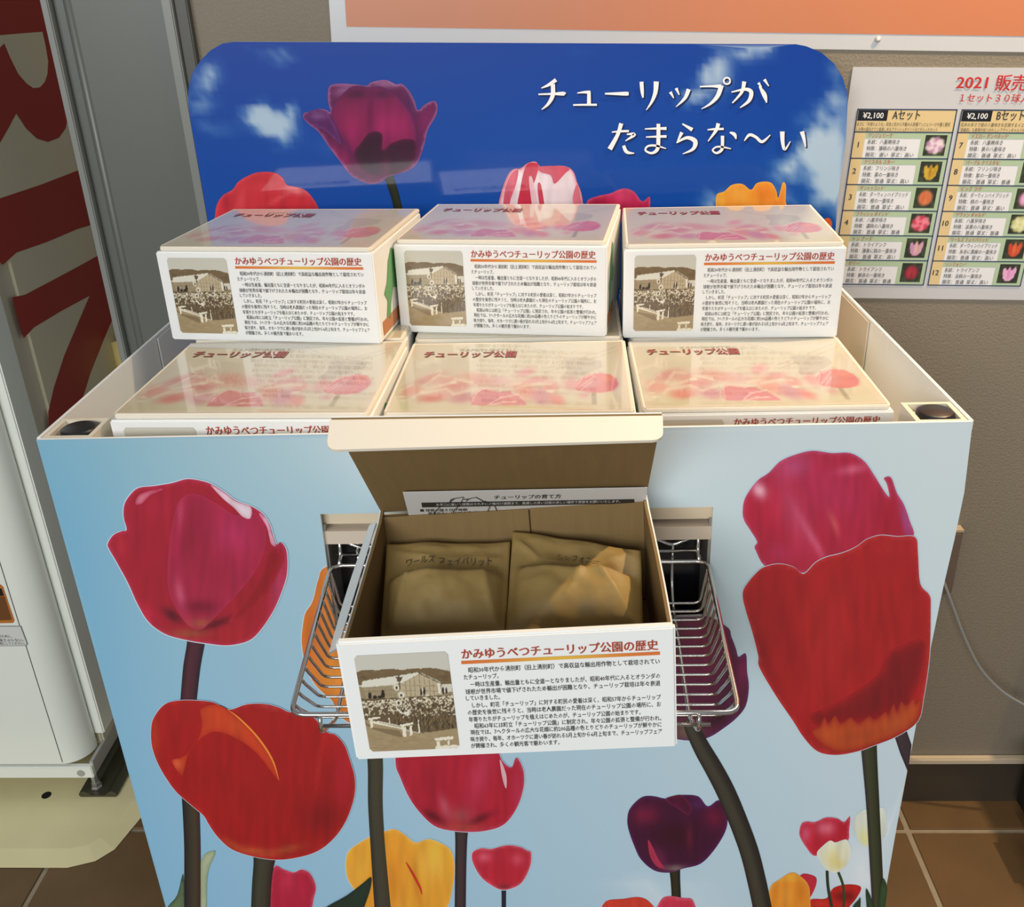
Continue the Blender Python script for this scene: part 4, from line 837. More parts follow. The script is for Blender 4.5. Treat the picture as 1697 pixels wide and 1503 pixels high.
for p, q_ in (((560, 440), (590, 378)), ((590, 378), (635, 350)), ((640, 350), (750, 372)), ((670, 470), (760, 415)), ((760, 415), (880, 395)), ((880, 395), (915, 430)), ((780, 450), (870, 445)), ((690, 470), (800, 440)), ((915, 430), (945, 465))): ra.line(p, q_, 6, (232, 196, 186), .85)
ra.poly([(1395, 375), (1425, 375), (1430, 470), (1392, 470)], (146, 138, 104), .95, 1)
ra.poly([(1275, 352), (1292, 305), (1340, 262), (1440, 238), (1520, 250), (1568, 285), (1582, 325), (1545, 368), (1460, 386), (1370, 380), (1300, 368)], (206, 92, 104), .98, 1)
ra.ell(1540, 320, 40, 45, 0, (200, 84, 112), .7); ra.ell(1390, 320, 70, 40, -20, (196, 120, 140), .7); ra.ell(1500, 280, 50, 24, 10, (222, 112, 96), .7)
for p, q_ in (((1278, 352), (1330, 275)), ((1330, 275), (1440, 240)), ((1300, 350), (1420, 260)), ((1320, 362), (1400, 300))): ra.line(p, q_, 6, (232, 190, 190), .75)
NU, NV = 150, 84
lidv, lidf, lidc = [], [], []
for j in range(NV+1):
    for i in range(NU+1):
        u, v = i/NU, j/NV; px, py = hmap(HLi, u, v); lidv.append((.006+u*(BW-.012), .008+v*(BD-.014), 0))
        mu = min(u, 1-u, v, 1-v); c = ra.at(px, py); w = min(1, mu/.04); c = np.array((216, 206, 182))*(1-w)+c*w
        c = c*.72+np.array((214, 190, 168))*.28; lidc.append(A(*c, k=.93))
for j in range(NV):
    for i in range(NU): a_ = j*(NU+1)+i; lidf.append((a_, a_+1, a_+NU+2, a_+NU+1))
# --- old photograph
ra = Raster(1582, 1503, 7, (196, 193, 178))
rs = random.Random(3)
ra.poly([(25, 352), (100, 320), (200, 316), (290, 325), (400, 308), (540, 300), (640, 318), (780, 295), (900, 295), (1000, 284), (1100, 292), (1200, 310), (1290, 330), (1310, 520), (40, 520)], (112, 92, 62))
for _ in range(60): ra.ell(rs.randint(30, 1290), rs.randint(330, 480), 40, 14, rs.randint(-30, 30), (92, 74, 48) if rs.random() < .6 else (130, 108, 76), .4)
ra.poly([(40, 540), (1310, 540), (1320, 720), (60, 760)], (146, 128, 96))
ra.poly([(100, 545), (520, 512), (640, 470), (640, 690), (150, 705)], (158, 142, 112))
for x in range(180, 640, 30): ra.line((x, 545), (x+6, 690), 5, (112, 96, 70), .7)
ra.line((120, 610), (640, 580), 5, (120, 102, 76), .6)
ra.poly([(75, 545), (108, 466), (300, 432), (560, 396), (860, 345), (885, 352), (630, 482), (520, 515), (100, 552)], (214, 210, 194))
ra.poly([(630, 482), (870, 356), (1155, 492), (1168, 645), (700, 668), (575, 690)], (182, 166, 134))
for x, y in ((680, 455), (740, 425), (800, 395), (870, 360), (935, 390), (1000, 420), (1050, 445), (1105, 470)): ra.line((x, y), (x+8, 660), 6, (126, 106, 78), .8)
for y in (520, 590): ra.line((640, y), (1160, y+8), 5, (126, 106, 78), .7)
ra.line((630, 482), (870, 354), 8, (228, 222, 205)); ra.line((870, 354), (1158, 490), 9, (70, 55, 38)); ra.line((880, 350), (1160, 480), 5, (220, 214, 196))
ra.poly([(1165, 500), (1298, 500), (1303, 595), (1170, 615)], (206, 200, 182)); ra.poly([(1105, 485), (1145, 488), (1150, 625), (1112, 622)], (220, 214, 198))
for x, y, w, h in ((190, 665, 24, 52), (370, 645, 26, 48), (260, 680, 30, 24), (330, 680, 34, 22), (887, 605, 13, 52), (925, 602, 15, 62), (1178, 590, 15, 48), (1222, 585, 14, 40)): ra.ell(x, y, w, h, 0, (34, 26, 18), 1, 4)
ra.ell(368, 600, 22, 16, 0, (40, 30, 20), 1, 4); ra.ell(905, 600, 9, 55, 0, (225, 220, 205), .9, 4); ra.ell(965, 650, 30, 16, 0, (215, 208, 190), .9, 4)
ra.poly([(60, 705), (560, 690), (1310, 640), (1345, 1090), (840, 1165), (700, 1120), (100, 990)], (98, 80, 55))
for _ in range(900):
    x = rs.uniform(75, 1325); t = rs.random()**1.25; top_ = 745-(x-75)*.075; y = top_+t*(260 if x > 620 else 190)
    pr = 1-t*.75
    if rs.random() < pr: ra.ell(x, y, rs.uniform(9, 15), rs.uniform(7, 11), rs.uniform(0, 180), (222, 212, 184) if rs.random() < .8 else (40, 30, 18), .9, 3)
for _ in range(220):
    x = rs.uniform(500, 1340); y = rs.uniform(900, 1130-(x-500)*.06); ra.line((x, y), (x+rs.uniform(-10, 10), y+40), 5, (150, 128, 88) if rs.random() < .4 else (36, 26, 16), .7)
ra.poly([(90, 985), (320, 1010), (600, 1120), (840, 1168), (1345, 1085), (1400, 1503), (140, 1503)], (158, 138, 102))
ra.mix(np.clip((ra.Y-1150)/400, 0, 1)*.5*(ra.Y > 1000), (146, 124, 90))
for _ in range(120): ra.ell(rs.uniform(120, 1370), rs.uniform(1130, 1430), 50, 8, rs.uniform(-10, 10), (140, 118, 84) if rs.random() < .5 else (174, 154, 118), .35)
ra.poly([(90, 1010), (200, 1090), (560, 1130), (620, 1210), (540, 1215), (200, 1120), (110, 1060)], (112, 92, 64), .7)
cb = (226, 218, 196)
for p in ([(142, 968), (305, 945), (316, 966), (160, 998)], [(165, 1000), (205, 990), (206, 1090), (176, 1106)], [(205, 1015), (290, 1005), (600, 1068), (600, 1112), (205, 1040)], [(565, 1052), (750, 1018), (764, 1042), (600, 1078)], [(600, 1082), (656, 1076), (656, 1216), (610, 1216)], [(700, 1062), (736, 1056), (738, 1190), (706, 1200)], [(1030, 1228), (1280, 1194), (1286, 1236), (1050, 1262)], [(1060, 1270), (1106, 1264), (1104, 1330), (1062, 1335)], [(1205, 1255), (1236, 1250), (1238, 1310), (1210, 1312)], [(1036, 1338), (1200, 1318), (1345, 1312), (1362, 1352), (1040, 1384)], [(820, 985), (838, 985), (842, 1160), (826, 1160)], [(425, 965), (440, 962), (442, 1030), (430, 1030)]): ra.poly(p, cb)
ra.line((290, 1022), (590, 1085), 6, (90, 70, 45), .8)
for x, y in ((560, 550), (618, 650), (576, 752)): ra.ell(x, y, 48, 46, 0, (220, 212, 190), 1, 4); ra.ell(x, y+4, 16, 20, 0, (48, 36, 24), 1, 3)
ra.poly([(535, 805), (560, 830), (620, 880), (680, 870), (700, 840), (715, 850), (715, 910), (690, 935), (650, 905), (590, 895), (548, 855)], (220, 212, 190)); ra.ell(628, 870, 14, 18, 0, (48, 36, 24), 1, 3)
ra.poly([(552, 395), (572, 408), (596, 388), (612, 412), (645, 405), (632, 440), (604, 488), (575, 470)], (92, 74, 50)); ra.poly([(590, 480), (605, 480), (612, 560), (598, 600)], (92, 74, 50))
HP = homog([(8, 135), (1262, 75), (150, 1432), (1368, 1358)], [(0, 1), (1, 1), (0, 0), (1, 0)]); HPi = np.linalg.inv(HP)
NP = 140; px0, px1, pz0, pz1 = .0495*BW, .330*BW, .080*BH, .894*BH
phv, phf, phc = [], [], []
for j in range(NP+1):
    for i in range(NP+1):
        u, v = i/NP, j/NP; phv.append((px0+u*(px1-px0), 0, pz0+v*(pz1-pz0))); phc.append(A(*ra.at(*hmap(HPi, u, v)), k=1.05))
def rr(u, v, r=.05):
    x = min(u, 1-u); y = min(v, 1-v); return not (x < r and y < r and (r-x)**2+(r-y)**2 > r*r)
for j in range(NP):
    for i in range(NP):
        if rr((i+.5)/NP, (j+.5)/NP): a_ = j*(NP+1)+i; phf.append((a_, a_+1, a_+NP+2, a_+NP+1))
BODY = [('昭和30年代から湧別町（旧上湧別町）で高収益な輸出用作物として栽培されてい', .385, .952, .730), ('たチューリップ。', .369, .473, .673), ('一時は生産量、輸出量ともに全道一となりましたが、昭和40年代に入るとオランダの', .386, .952, .612), ('球根が世界市場で値下げされたため輸出が困難となり、チューリップ栽培は年々衰退', .369, .952, .552), ('していきました。', .368, .471, .498),
 ('しかし、町花「チューリップ」に対する町民の愛着は深く、昭和57年からチューリップ', .384, .953, .437), ('の歴史を後世に残そうと、当時は老人農園だった現在のチューリップ公園の場所に、お', .368, .953, .378), ('年寄りたちがチューリップを植えはじめたのが、チューリップ公園の始まりです。', .369, .891, .318), ('昭和63年には町立「チューリップ公園」に制定され、年々公園の拡張と整備が行われ、', .384, .953, .261), ('現在では、7ヘクタールの広大な花畑に約200品種の色とりどりのチューリップが鮮やかに', .369, .953, .206), ('咲き誇り、毎年、オホーツクに遅い春が訪れる5月上旬から6月上旬まで、チューリップフェア', .367, .954, .147), ('が開催され、多くの観光客で賑わいます。', .366, .640, .090)]
def front_print(parent, off=-.0006):
    Of = np.array((0, off, 0)); ex = np.array((BW, 0, 0)); ez = np.array((0, 0, BH))
    m_ = MB(); m_.add([(x, off-.0000, z) for x, _, z in phv], phf, phc); m_.build('old_photo_print', M_print, parent)
    # shadow line of the picture frame, printed
    m_ = MB()
    ex1 = np.array((1, 0, 0)); ez1 = np.array((0, 0, 1))
    text(m_, 'かみゆうべつチューリップ公園の歴史', (.370*BW, .832*BH), (.949*BW, .832*BH), .0115, Of, ex1, ez1, .034, 3)
    tag(m_.build('red_heading', M_red, parent), 'red heading lettering')
    m_ = MB(); n = 16
    for i in range(n):
        c = []
        for t in (i/n, (i+1)/n):
            w = math.exp(-((t-.5)/.28)**2); c.append(A(*(np.array((206, 104, 44))*(1-w)+np.array((214, 170, 60))*w)))
        x0_, x1_ = (.367+.586*i/n)*BW, (.367+.586*(i+1)/n)*BW
        m_.add([(x0_, off, .785*BH), (x1_, off, .785*BH), (x1_, off, .811*BH), (x0_, off, .811*BH)], [(0, 1, 2, 3)], [c[0], c[1], c[1], c[0]])
    m_.build('heading_rule', M_paperprint, parent)
    m_ = MB()
    for s_, u0, u1, v in BODY: text(m_, s_, (u0*BW, (v-.014)*BH), (u1*BW, (v-.014)*BH), .0062, Of, ex1, ez1, .010, 1)
    m_.build('body_lettering', M_ink, parent)
def side_print(parent, X):
    m_ = MB(); e = .0006
    m_.add([(X+e, a_*BD, b_*BH) for a_, b_ in ((.25, .75), (.32, .86), (.40, .80), (.36, .62), (.44, .52), (.38, .40), (.30, .44), (.24, .30), (.20, .14), (.14, .2), (.18, .36), (.13, .46), (.2, .56))], [tuple(range(13))]); m_.build('green_map_print', M_green, parent)
    m_ = MB(); m_.add([(X+e, .06*BD, .05*BH), (X+e, .4*BD, .05*BH), (X+e, .4*BD, .2*BH), (X+e, .06*BD, .2*BH)], [(0, 1, 2, 3)]); m_.build('orange_side_print', mat('orange_ink', (.5, .2, .08), .5), parent)
def make_carton():
    t = empty('carton')
    MB().box((0, 0, 0), (BW, BD, BH-.006)).build('body', M_white, t, bevel=.0018)
    m_ = MB()   # lid panel with dust flap line and cut corners
    c = .006
    poly_ = [(c, .004, 0), (BW-c, .004, 0), (BW-.002, .012, 0), (BW-.001, BD, 0), (.001, BD, 0), (.002, .012, 0)]
    m_.prism([(a_, b_, BH-.0058) for a_, b_, _ in poly_], (0, 0, .0056)); lid = m_.build('lid', M_cream, t, bevel=.0012)
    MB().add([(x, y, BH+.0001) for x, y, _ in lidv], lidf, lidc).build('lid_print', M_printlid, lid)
    # logo lettering on the lid
    m_ = MB(); O_ = np.array((0, 0, BH+.0005)); ex1 = np.array((1, 0, 0)); ey1 = np.array((0, 1, 0))
    h1 = hmap(HL, 228, 120); h2 = hmap(HL, 868, 122); sx_, sy__ = BW-.012, BD-.014
    def L(u, v): return (.006+u*sx_, .008+v*sy__)
    text(m_, 'チューリップ公園', L(h1[0], h1[1]-.01), L(h2[0], h2[1]-.01), .026, O_, ex1, ey1, .035, 3)
    m_.build('logo_shadow_lettering', mat('dark_brown_ink', (.10, .06, .035), .4), lid)
    m_ = MB(); O_ = np.array((-.0010, .0014, BH+.0007)); text(m_, 'チューリップ公園', L(h1[0], h1[1]-.01), L(h2[0], h2[1]-.01), .026, O_, ex1, ey1, .012, 3)
    m_.build('logo_lettering', mat('deep_red_ink', (.45, .035, .03), .35, coat=.5), lid)
    m_ = MB(); k1 = hmap(HL, 480, 80); k2 = hmap(HL, 860, 80); text(m_, 'KAMIYUBETSU', L(*k1), L(*k2), .011, np.array((0, 0, BH+.0006)), ex1, ey1, 0, 2)
    m_.build('small_logo_lettering', mat('grey_green_ink', (.42, .42, .34), .4), lid)
    front_print(t); side_print(t, BW)
    return t
proto = make_carton()
cart = [ # x, y, yaw, z bottom, sx, sy, H
 (-.4610, .0327, -2.19, .0795, 1.017, 1.008, .1415, 'lower left carton in the tray, nearest the left corner post'),
 (-.1495, .0490, -1.24, .0795, .984, .998, .1288, 'lower middle carton in the tray, directly behind the open lid'),
 (.1528, .0643, -.36, .0795, .962, .978, .1212, 'lower right carton in the tray, beside the right corner post'),
 (-.4810, .2997, -7.51, .2215, 1.012, 1.000, .1298, 'upper left carton stacked on top, its green-printed side showing'),
 (-.1655, .3415, -8.08, .2107, .978, .985, .1316, 'upper middle carton stacked on top, pushed slightly back'),
 (.1487, .3181, -3.27, .2022, .969, .985, .1301, 'upper right carton stacked on top, beside the price list')]
back = [(-.452, .2905, -2.2, .0795, 1.0, 1.0, .1415, 'back row carton under the upper left carton'), (-.1440, .3035, -1.2, .0795, .975, 1.0, .1308, 'back row carton under the upper middle carton'), (.158, .3130, -.4, .0795, .955, 1.0, .1222, 'back row carton under the upper right carton')]
for i, (x, y, yw, zb, sx_, sy__, H_, lb) in enumerate(cart+back):
    o = proto if i == 0 else copy_tree(proto)
    o.location = (x, y, zb); o.rotation_euler = (0, 0, math.radians(yw)); o.scale = (sx_, sy__, H_/BH)
    tag(o, 'white printed tulip '+lb, 'carton', 'white tulip bulb cartons in and on the tray')

# ================================================================== OPEN CARTON
OC = empty('open_carton', (-.1373, -.2901, .0052)); OC.rotation_euler = (math.radians(-2.4), math.radians(-2.6), math.radians(.3))
tag(OC, 'open white carton with raised kraft lid, standing in the wire basket', 'carton')
OC.scale = (.987, 1.018, 1.0)
t_ = .004
# front wall: folded double, white outside, cream top
MB().box((0, 0, 0), (BW, .009, BH)).build('front_wall', M_white, OC, bevel=.0022)
MB().box((.003, .0085, .004), (BW-.003, .0105, BH-.003)).build('front_wall_lining', M_kraft, OC)
for s_ in (0, 1):
    n = 12; prof = []
    for i in range(n+1):
        t = i/n; y = .009+t*(BD-.013); z = BH*(.90+.10*t)-.006*math.sin(math.pi*t)+(.004 if i == n else 0)
        prof.append((y, z, .002*math.sin(math.pi*t)))
    def wall(xo, th, nm, m_):
        mm = MB(); vs = []
        for y, z, bo in prof:
            o_ = -bo if s_ == 0 else bo
            for xx in (xo, xo+th):
                vs.append((xx, y, .001)); vs.append((xx+o_*1.0, y, z))
        fs = []
        for i in range(n):
            a_ = i*4; b_ = a_+4
            fs += [(a_, b_, b_+1, a_+1), (a_+2, a_+3, b_+3, b_+2), (a_+1, b_+1, b_+3, a_+3)]
        fs += [(0, 1, 3, 2), (n*4, n*4+2, n*4+3, n*4+1)]
        mm.add(vs, fs); return mm.build(nm, m_, OC, smooth=False)
    if s_ == 0: wall(0, .0015, 'side_wall', M_white); wall(.0016, .003, 'side_wall_lining', M_kraft)
    else: wall(BW-.0015, .0015, 'side_wall', M_white); wall(BW-.0046, .003, 'side_wall_lining', M_kraft)
# white tuck flap sprung outwards on the left side
mm = MB(); P_ = []
for i in range(9):
    t = i/8; y = .012+t*(BD-.03); z0_ = BH*(.90+.10*(y-.009)/(BD-.013))-.006*math.sin(math.pi*(y-.009)/(BD-.013))-.001; b0 = .002*math.sin(math.pi*t)
    P_ += [(-.002-b0, y, z0_+.001), (-.0105-.004*math.sin(math.pi*t), y-.002, z0_-.003)]
mm.add(P_+[(a_, b_, c_-.0018) for a_, b_, c_ in P_], [(2*i, 2*i+1, 2*i+3, 2*i+2) for i in range(8)]+[(18+2*i, 18+2*i+2, 18+2*i+3, 18+2*i+1) for i in range(8)]+[(2*i+1, 2*i+19, 2*i+21, 2*i+3) for i in range(8)])
mm.build('side_flap', mat('shiny_white_card', (.72, .72, .70), .25, coat=.6), OC)
MB().box((0, BD-.004, .001), (BW, BD-.0024, BH-.003)).build('rear_wall', M_kraft, OC)
MB().box((.003, BD-.0105, .004), (BW*.56, BD-.0045, BH-.0025)).build('rear_wall_flap', M_kraft, OC, bevel=.0008, seg=1)
MB().box((BW*.563, BD-.0085, .004), (BW-.004, BD-.0045, BH-.001)).build('rear_wall_flap', M_kraft, OC, bevel=.0008, seg=1)
MB().box((.002, .004, .0005), (BW-.002, BD-.003, .003)).build('base', M_kraft, OC)
front_print(OC)
# lid: hinge at rear top, leaning forward
bpy.context.view_layer.update()
MWi = OC.matrix_world.inverted()
def loc_(p): return MWi @ Vector(p)
def depthpt(x, y, d): return CAM+d*ray(x, y)
hl, hr = Vector((.001, BD-.002, BH)), Vector((BW-.001, BD-.002, BH))
fl_, fr_ = loc_(depthpt(549, 697, .862)), loc_(depthpt(1097, 690, .862))
nrm_l = (fl_-hl).cross(hr-hl).normalized()   # thickness direction
lid_pts = [hl, hr, fr_, fl_]
LD = empty('lid', (0, 0, 0)); LD.parent = OC
o_in = MB().prism([p+nrm_l*.0 for p in lid_pts], nrm_l*.0025)
o_out = MB().prism([p+nrm_l*.0026 for p in lid_pts], nrm_l*.0012)
# decide which side faces the camera
camL = loc_(CAM); mid = (hl+hr+fr_+fl_)/4
face_cam = nrm_l.dot(camL-mid) > 0
sgn = 1 if face_cam else -1
MB().prism([p for p in lid_pts], nrm_l*(-sgn)*.0028).build('lid_inner', M_kraft, LD)
MB().prism([p+nrm_l*(-sgn)*.0029 for p in lid_pts], nrm_l*(-sgn)*.0012).build('lid_outer', M_white, LD)
# front tuck flap of the lid
g0, g1 = loc_(depthpt(541, 747, .842)), loc_(depthpt(1099, 730, .842))
fa, fb = fl_+(fl_-fr_)*.004, fr_+(fr_-fl_)*.002
fv = []; TS = [0, .004, .01, .018, .03, .2, .4, .6, .8, .97, .982, .99, .996, 1]; NN = len(TS)-1
for i in range(NN+1):
    t = TS[i]; a_ = fa.lerp(fb, t); b_ = g0.lerp(g1, t); e = min(t, 1-t)*.30; k_ = 1 if e > .009 else 1-.27*(1-math.sqrt(max(0, 1-((.009-e)/.009)**2)))
    fv += [a_, a_.lerp(b_, k_)]
nf = (fb-fa).cross(g0-fa).normalized()
if nf.dot(camL-g0) < 0: nf = -nf
m_ = MB(); n2 = len(fv)
m_.add([p+nf*.0012 for p in fv]+[p-nf*.0025 for p in fv], [(2*i, 2*i+1, 2*i+3, 2*i+2) for i in range(NN)]+[(n2+2*i, n2+2*i+2, n2+2*i+3, n2+2*i+1) for i in range(NN)]+[(2*i+1, n2+2*i+1, n2+2*i+3, 2*i+3) for i in range(NN)]+[(2*i, 2*i+2, n2+2*i+2, n2+2*i) for i in range(NN)]+[(0, n2, n2+1, 1), (2*NN, 2*NN+1, n2+2*NN+1, n2+2*NN)])
m_.build('lid_tuck_flap', M_cream, LD)

# instruction sheet, tucked against the lid
LDn = (OC.matrix_world.to_3x3() @ (nrm_l*sgn)).normalized(); LP0 = OC.matrix_world @ hl
def onplane(x, y, P0, n):
    d = Vector(ray(x, y)); t = (P0-Vector(CAM)).dot(n)/d.dot(n); return Vector(CAM)+d*t
P0s = LP0+LDn*.006
IS = empty('instruction_sheet', tuple(onplane(870, 850, P0s, LDn))); tag(IS, 'white planting instruction sheet with a tulip bulb outline, tucked under the open lid', 'paper sheet')
isl = wloc(IS)
sc4 = [onplane(a, b_, P0s, LDn) for a, b_ in ((667.5, 816), (1073, 808), (1067, 862), (683, 876))]
m_ = MB().prism(sc4, -LDn*.0006); m_.build('paper', mat('sheet_paper', (.74, .73, .70), .6), IS, world=True)
Zs = (600, 780, 3.394)   # crop mapping 500x100 -> 1697
def isp(a, b_): return onplane(600+a/3.394, 780+b_/3.394, P0s+LDn*.0005, LDn)
exs = (sc4[1]-sc4[0]); wS = exs.length; exs.normalize(); eys = LDn.cross(exs).normalized()
if eys.z < 0: eys = -eys
OS = sc4[0]+LDn*.0006
def s2(a, b_):
    p = isp(a, b_)-OS; return (p.dot(exs), p.dot(eys))
def pl2(p, q_): return [OS+exs*p+eys*q_]
ink = MB(); whi = MB(); bar = MB()
def bartxt(txt, a0, b0, a1, b1, hpx, mbx, bold=.01, lift=0):
    p0 = s2(a0, b0); p1 = s2(a1, b1); hz = (s2(a0, b0-hpx)[1]-p0[1]); text(mbx, txt, p0, p1, hz*1.05, OS+LDn*lift, exs, eys, bold)
bartxt('チューリップの育て方', 742, 160, 1118, 153, 24, ink, .02)
c4 = [s2(333, 180), s2(1530, 160), s2(1532, 184), s2(338, 206)]
bar.add([OS+exs*p+eys*q_+LDn*.0001 for p, q_ in c4], [(0, 1, 2, 3)])
bartxt('お手元に届いた球根はそれぞれの植付け適期まで、風通しの良い日陰の涼しい場所で保管をお願いいたします。', 418, 196, 1450, 176, 15, whi, .0, .0003)
bartxt('■ 球根の植え付け時期', 328, 230, 590, 226, 16, ink, .012)
bartxt('地温が９～１３℃の頃が適しています。「紅葉が見頃の時期」が最適と覚えて下さい。', 372, 247, 1285, 232, 17, ink, .01)
bartxt('【北海道・東北地方】１０月上旬～', 385, 276, 762, 270, 18, ink, .01)
bartxt('深植えすると１５ｃｍ程の深さを目安に', 870, 264, 1395, 250, 17, ink, .01)
def poly2(mbx, pts, wpx=2.0):
    P_ = [isp(a, b_)+LDn*.0004 for a, b_ in pts]; mbx.tube(P_, .0005, 4)
poly2(ink, [(400, 262), (408, 232), (440, 200), (490, 178), (520, 155), (500, 160), (490, 180)]); poly2(ink, [(505, 158), (570, 147), (560, 170), (545, 195), (515, 225), (500, 275)]); poly2(ink, [(570, 160), (600, 158), (640, 148), (690, 175), (720, 195), (700, 240), (680, 262)])
poly2(ink, [(600, 158), (585, 170)]); poly2(ink, [(690, 170), (745, 195), (762, 235), (760, 262)]); poly2(ink, [(372, 278), (376, 262), (400, 258), (900, 250), (1500, 232), (1520, 240)])
ink.build('black_lettering', M_ink, IS, world=True); bar.build('black_bar', M_ink, IS, world=True); whi.build('white_lettering', M_whiteink, IS, world=True)

# kraft bags
def bag(name, corners_px, zs, label, seed, txt, tline, creases):
    C4 = [onZ(a, b_, z_) for (a, b_), z_ in zip(corners_px, zs)]     # TL TR BR BL
    root = empty(name, tuple(np.mean(C4, 0)-np.array((0, 0, .05)))); tag(root, label, 'paper bag', 'kraft paper bags in the open carton')
    N = 44; nrm = np.cross(C4[1]-C4[0], C4[3]-C4[0]); nrm /= np.linalg.norm(nrm)
    if nrm[2] < 0: nrm = -nrm
    vt = []; vb = []
    for j in range(N+1):
        for i in range(N+1):
            u, v = i/N, j/N
            p = (C4[0]*(1-u)+C4[1]*u)*(1-v)+(C4[3]*(1-u)+C4[2]*u)*v
            # waisted, wobbly outline
            wob = .003*noise.noise(Vector((u*3, v*3, seed))); p = p+nrm*wob*1.5
            body = max(0, min(1, (v-.34)/.16+(abs(u-.5)-.5)*.5)); body = body*body*(3-2*body)
            eu = (1-abs(2*u-1)**3.2); ev = (1-max(0, (v-.6)/.4)**2.4)
            h = .027*body*eu*ev+.003*eu
            cr2 = 0
            for (u0, v0, u1, v1, a_) in creases:
                ex_, ey_ = u1-u0, v1-v0; L2 = ex_*ex_+ey_*ey_; t = max(0, min(1, ((u-u0)*ex_+(v-v0)*ey_)/L2)); d = math.hypot(u-u0-t*ex_, v-v0-t*ey_); cr2 += a_*math.exp(-(d/.03)**1.0)
            h += cr2+.0032*noise.noise(Vector((u*7, v*7, seed+4)))*eu+.0012*abs(noise.noise(Vector((u*17, v*15, seed+9))))
            edge = min(u, 1-u, v, 1-v); k_ = min(1, edge*14)
            vt.append(p+nrm*(h*k_+.0004)); vb.append(p-nrm*(.022*body*eu*ev*k_+.0004))
    f = [(j*(N+1)+i, (j+1)*(N+1)+i, (j+1)*(N+1)+i+1, j*(N+1)+i+1) for j in range(N) for i in range(N)]
    nv = len(vt); rimf = []
    ring = [i for i in range(N+1)]+[(j*(N+1)+N) for j in range(1, N+1)]+[N*(N+1)+i for i in range(N-1, -1, -1)]+[j*(N+1) for j in range(N-1, 0, -1)]
    for a_, b_ in zip(ring, ring[1:]+ring[:1]): rimf.append((a_, b_, b_+nv, a_+nv))
    m_ = MB(); m_.add(vt+vb, f+[tuple(x+nv for x in reversed(q_)) for q_ in f]+rimf)
    body_o = m_.build('bag_body', M_bag, root, world=True, smooth=True)
    # pen lettering draped on the surface
    v, fc = glyphs(txt, 0.0, 2); x0, x1 = v[:, 0].min(), v[:, 0].max()
    (ua, va), (ub, vb_), em = tline; vs = []
    def surf(u, v_):
        a_ = min(max(u*N, 0), N-.001); b_ = min(max(v_*N, 0), N-.001); i, j = int(a_), int(b_); fu, fv_ = a_-i, b_-j
        q_ = lambda jj, ii: vt[jj*(N+1)+ii]
        return (q_(j, i)*(1-fu)+q_(j, i+1)*fu)*(1-fv_)+(q_(j+1, i)*(1-fu)+q_(j+1, i+1)*fu)*fv_
    for a_, c_ in v:
        t = (a_-x0)/(x1-x0); vs.append(surf(ua+(ub-ua)*t, va+(vb_-va)*t-c_*em)+nrm*.0022)
    mt = MB(); mt.add(vs, fc); mt.build('pen_lettering', M_ink, root, world=True)
    return root
bag('paper_bag', [(641, 902), (846, 897), (838, 1050), (630, 1062)], (.098, .100, .070, .062), 'kraft paper bag of bulbs in the left half of the open carton', 1.3, 'ワールズ フェイバリット', ((.17, .27), (.86, .29), .085), [(.1, .1, .45, .25, .003), (.25, .3, .12, .9, .004), (.8, .4, .92, .95, .004), (.3, .18, .9, .22, .002)])
bag('paper_bag', [(850, 880), (1062, 912), (1066, 1047), (838, 1050)], (.106, .100, .068, .070), 'kraft paper bag of bulbs in the right half, partly lit by warm light', 5.1, 'シンフォニー', ((.36, .28), (.68, .32), .10), [(.02, .1, .22, .28, .005), (.22, .28, .05, .5, -.003), (.45, .8, .6, .35, .004), (.6, .35, .9, .1, .003), (.62, .4, .92, .92, .004), (.3, .3, .55, .28, .002)])

# ================================================================== VENDING MACHINE
XM = -1.04
VM = empty('vending_machine', (XM-.4, 1.0, FZ)); tag(VM, 'white vending machine with dark red letters RIN down its beige side', 'vending machine')
zb0 = FZ+.062
def V_(mb, nm, m_, **k_): return mb.build(nm, m_, VM, world=True, **k_)
V_(MB().box((XM-.75, .78, zb0+.03), (XM-.006, 1.29, 1.1)), 'cabinet', M_machs, bevel=.004)
V_(MB().box((XM-.03, .772, zb0+.07), (XM+.006, .84, 1.1)), 'corner_flange', M_mach, bevel=.003)
V_(MB().box((XM-.02, .84, zb0+.05), (XM, .95, 1.1)), 'side_step', M_machs, bevel=.002)
# door with rounded vertical edge
pr = [(XM-.75, .705), (XM-.075, .705)]
for k in range(1, 25):
    a_ = k/24*math.pi/2; pr.append((XM-.075+.060*math.sin(a_), .705+.060*(1-math.cos(a_))))
pr += [(XM-.016, .768), (XM-.75, .768)]
V_(MB().prism([(x, y, zb0+.040) for x, y in pr], (0, 0, 2.1)), 'door', M_mach, smooth=False)
V_(MB().box((XM-.072, .7043, zb0+.045), (XM-.0705, .706, 1.1)), 'door_seam', M_greyd)
V_(MB().box((XM-.75, .700, zb0), (XM-.004, .714, zb0+.034)), 'kick_rail', M_mach, bevel=.002)
V_(MB().box((XM-.012, .712, zb0+.002), (XM-.004, 1.29, zb0+.040)), 'side_rail', mat('grey_enamel_rail', (.40, .39, .38), .35))
V_(MB().lathe((XM-.032, .699, zb0+.016), [(.0, -.001), (.009, -.0008), (.009, .001)], 18, 'y'), 'rail_plug', mat('plug_grey', (.38, .38, .35), .4))
foot = MB(); foot.lathe((XM-.016, .719, FZ+.0165), [(.014, 0), (.014, .004), (.011, .006), (.011, .015), (.008, .016), (.008, .050)], 6)
V_(foot, 'levelling_foot', mat('zinc_bolt', (.5, .5, .47), .35, metal=.8))
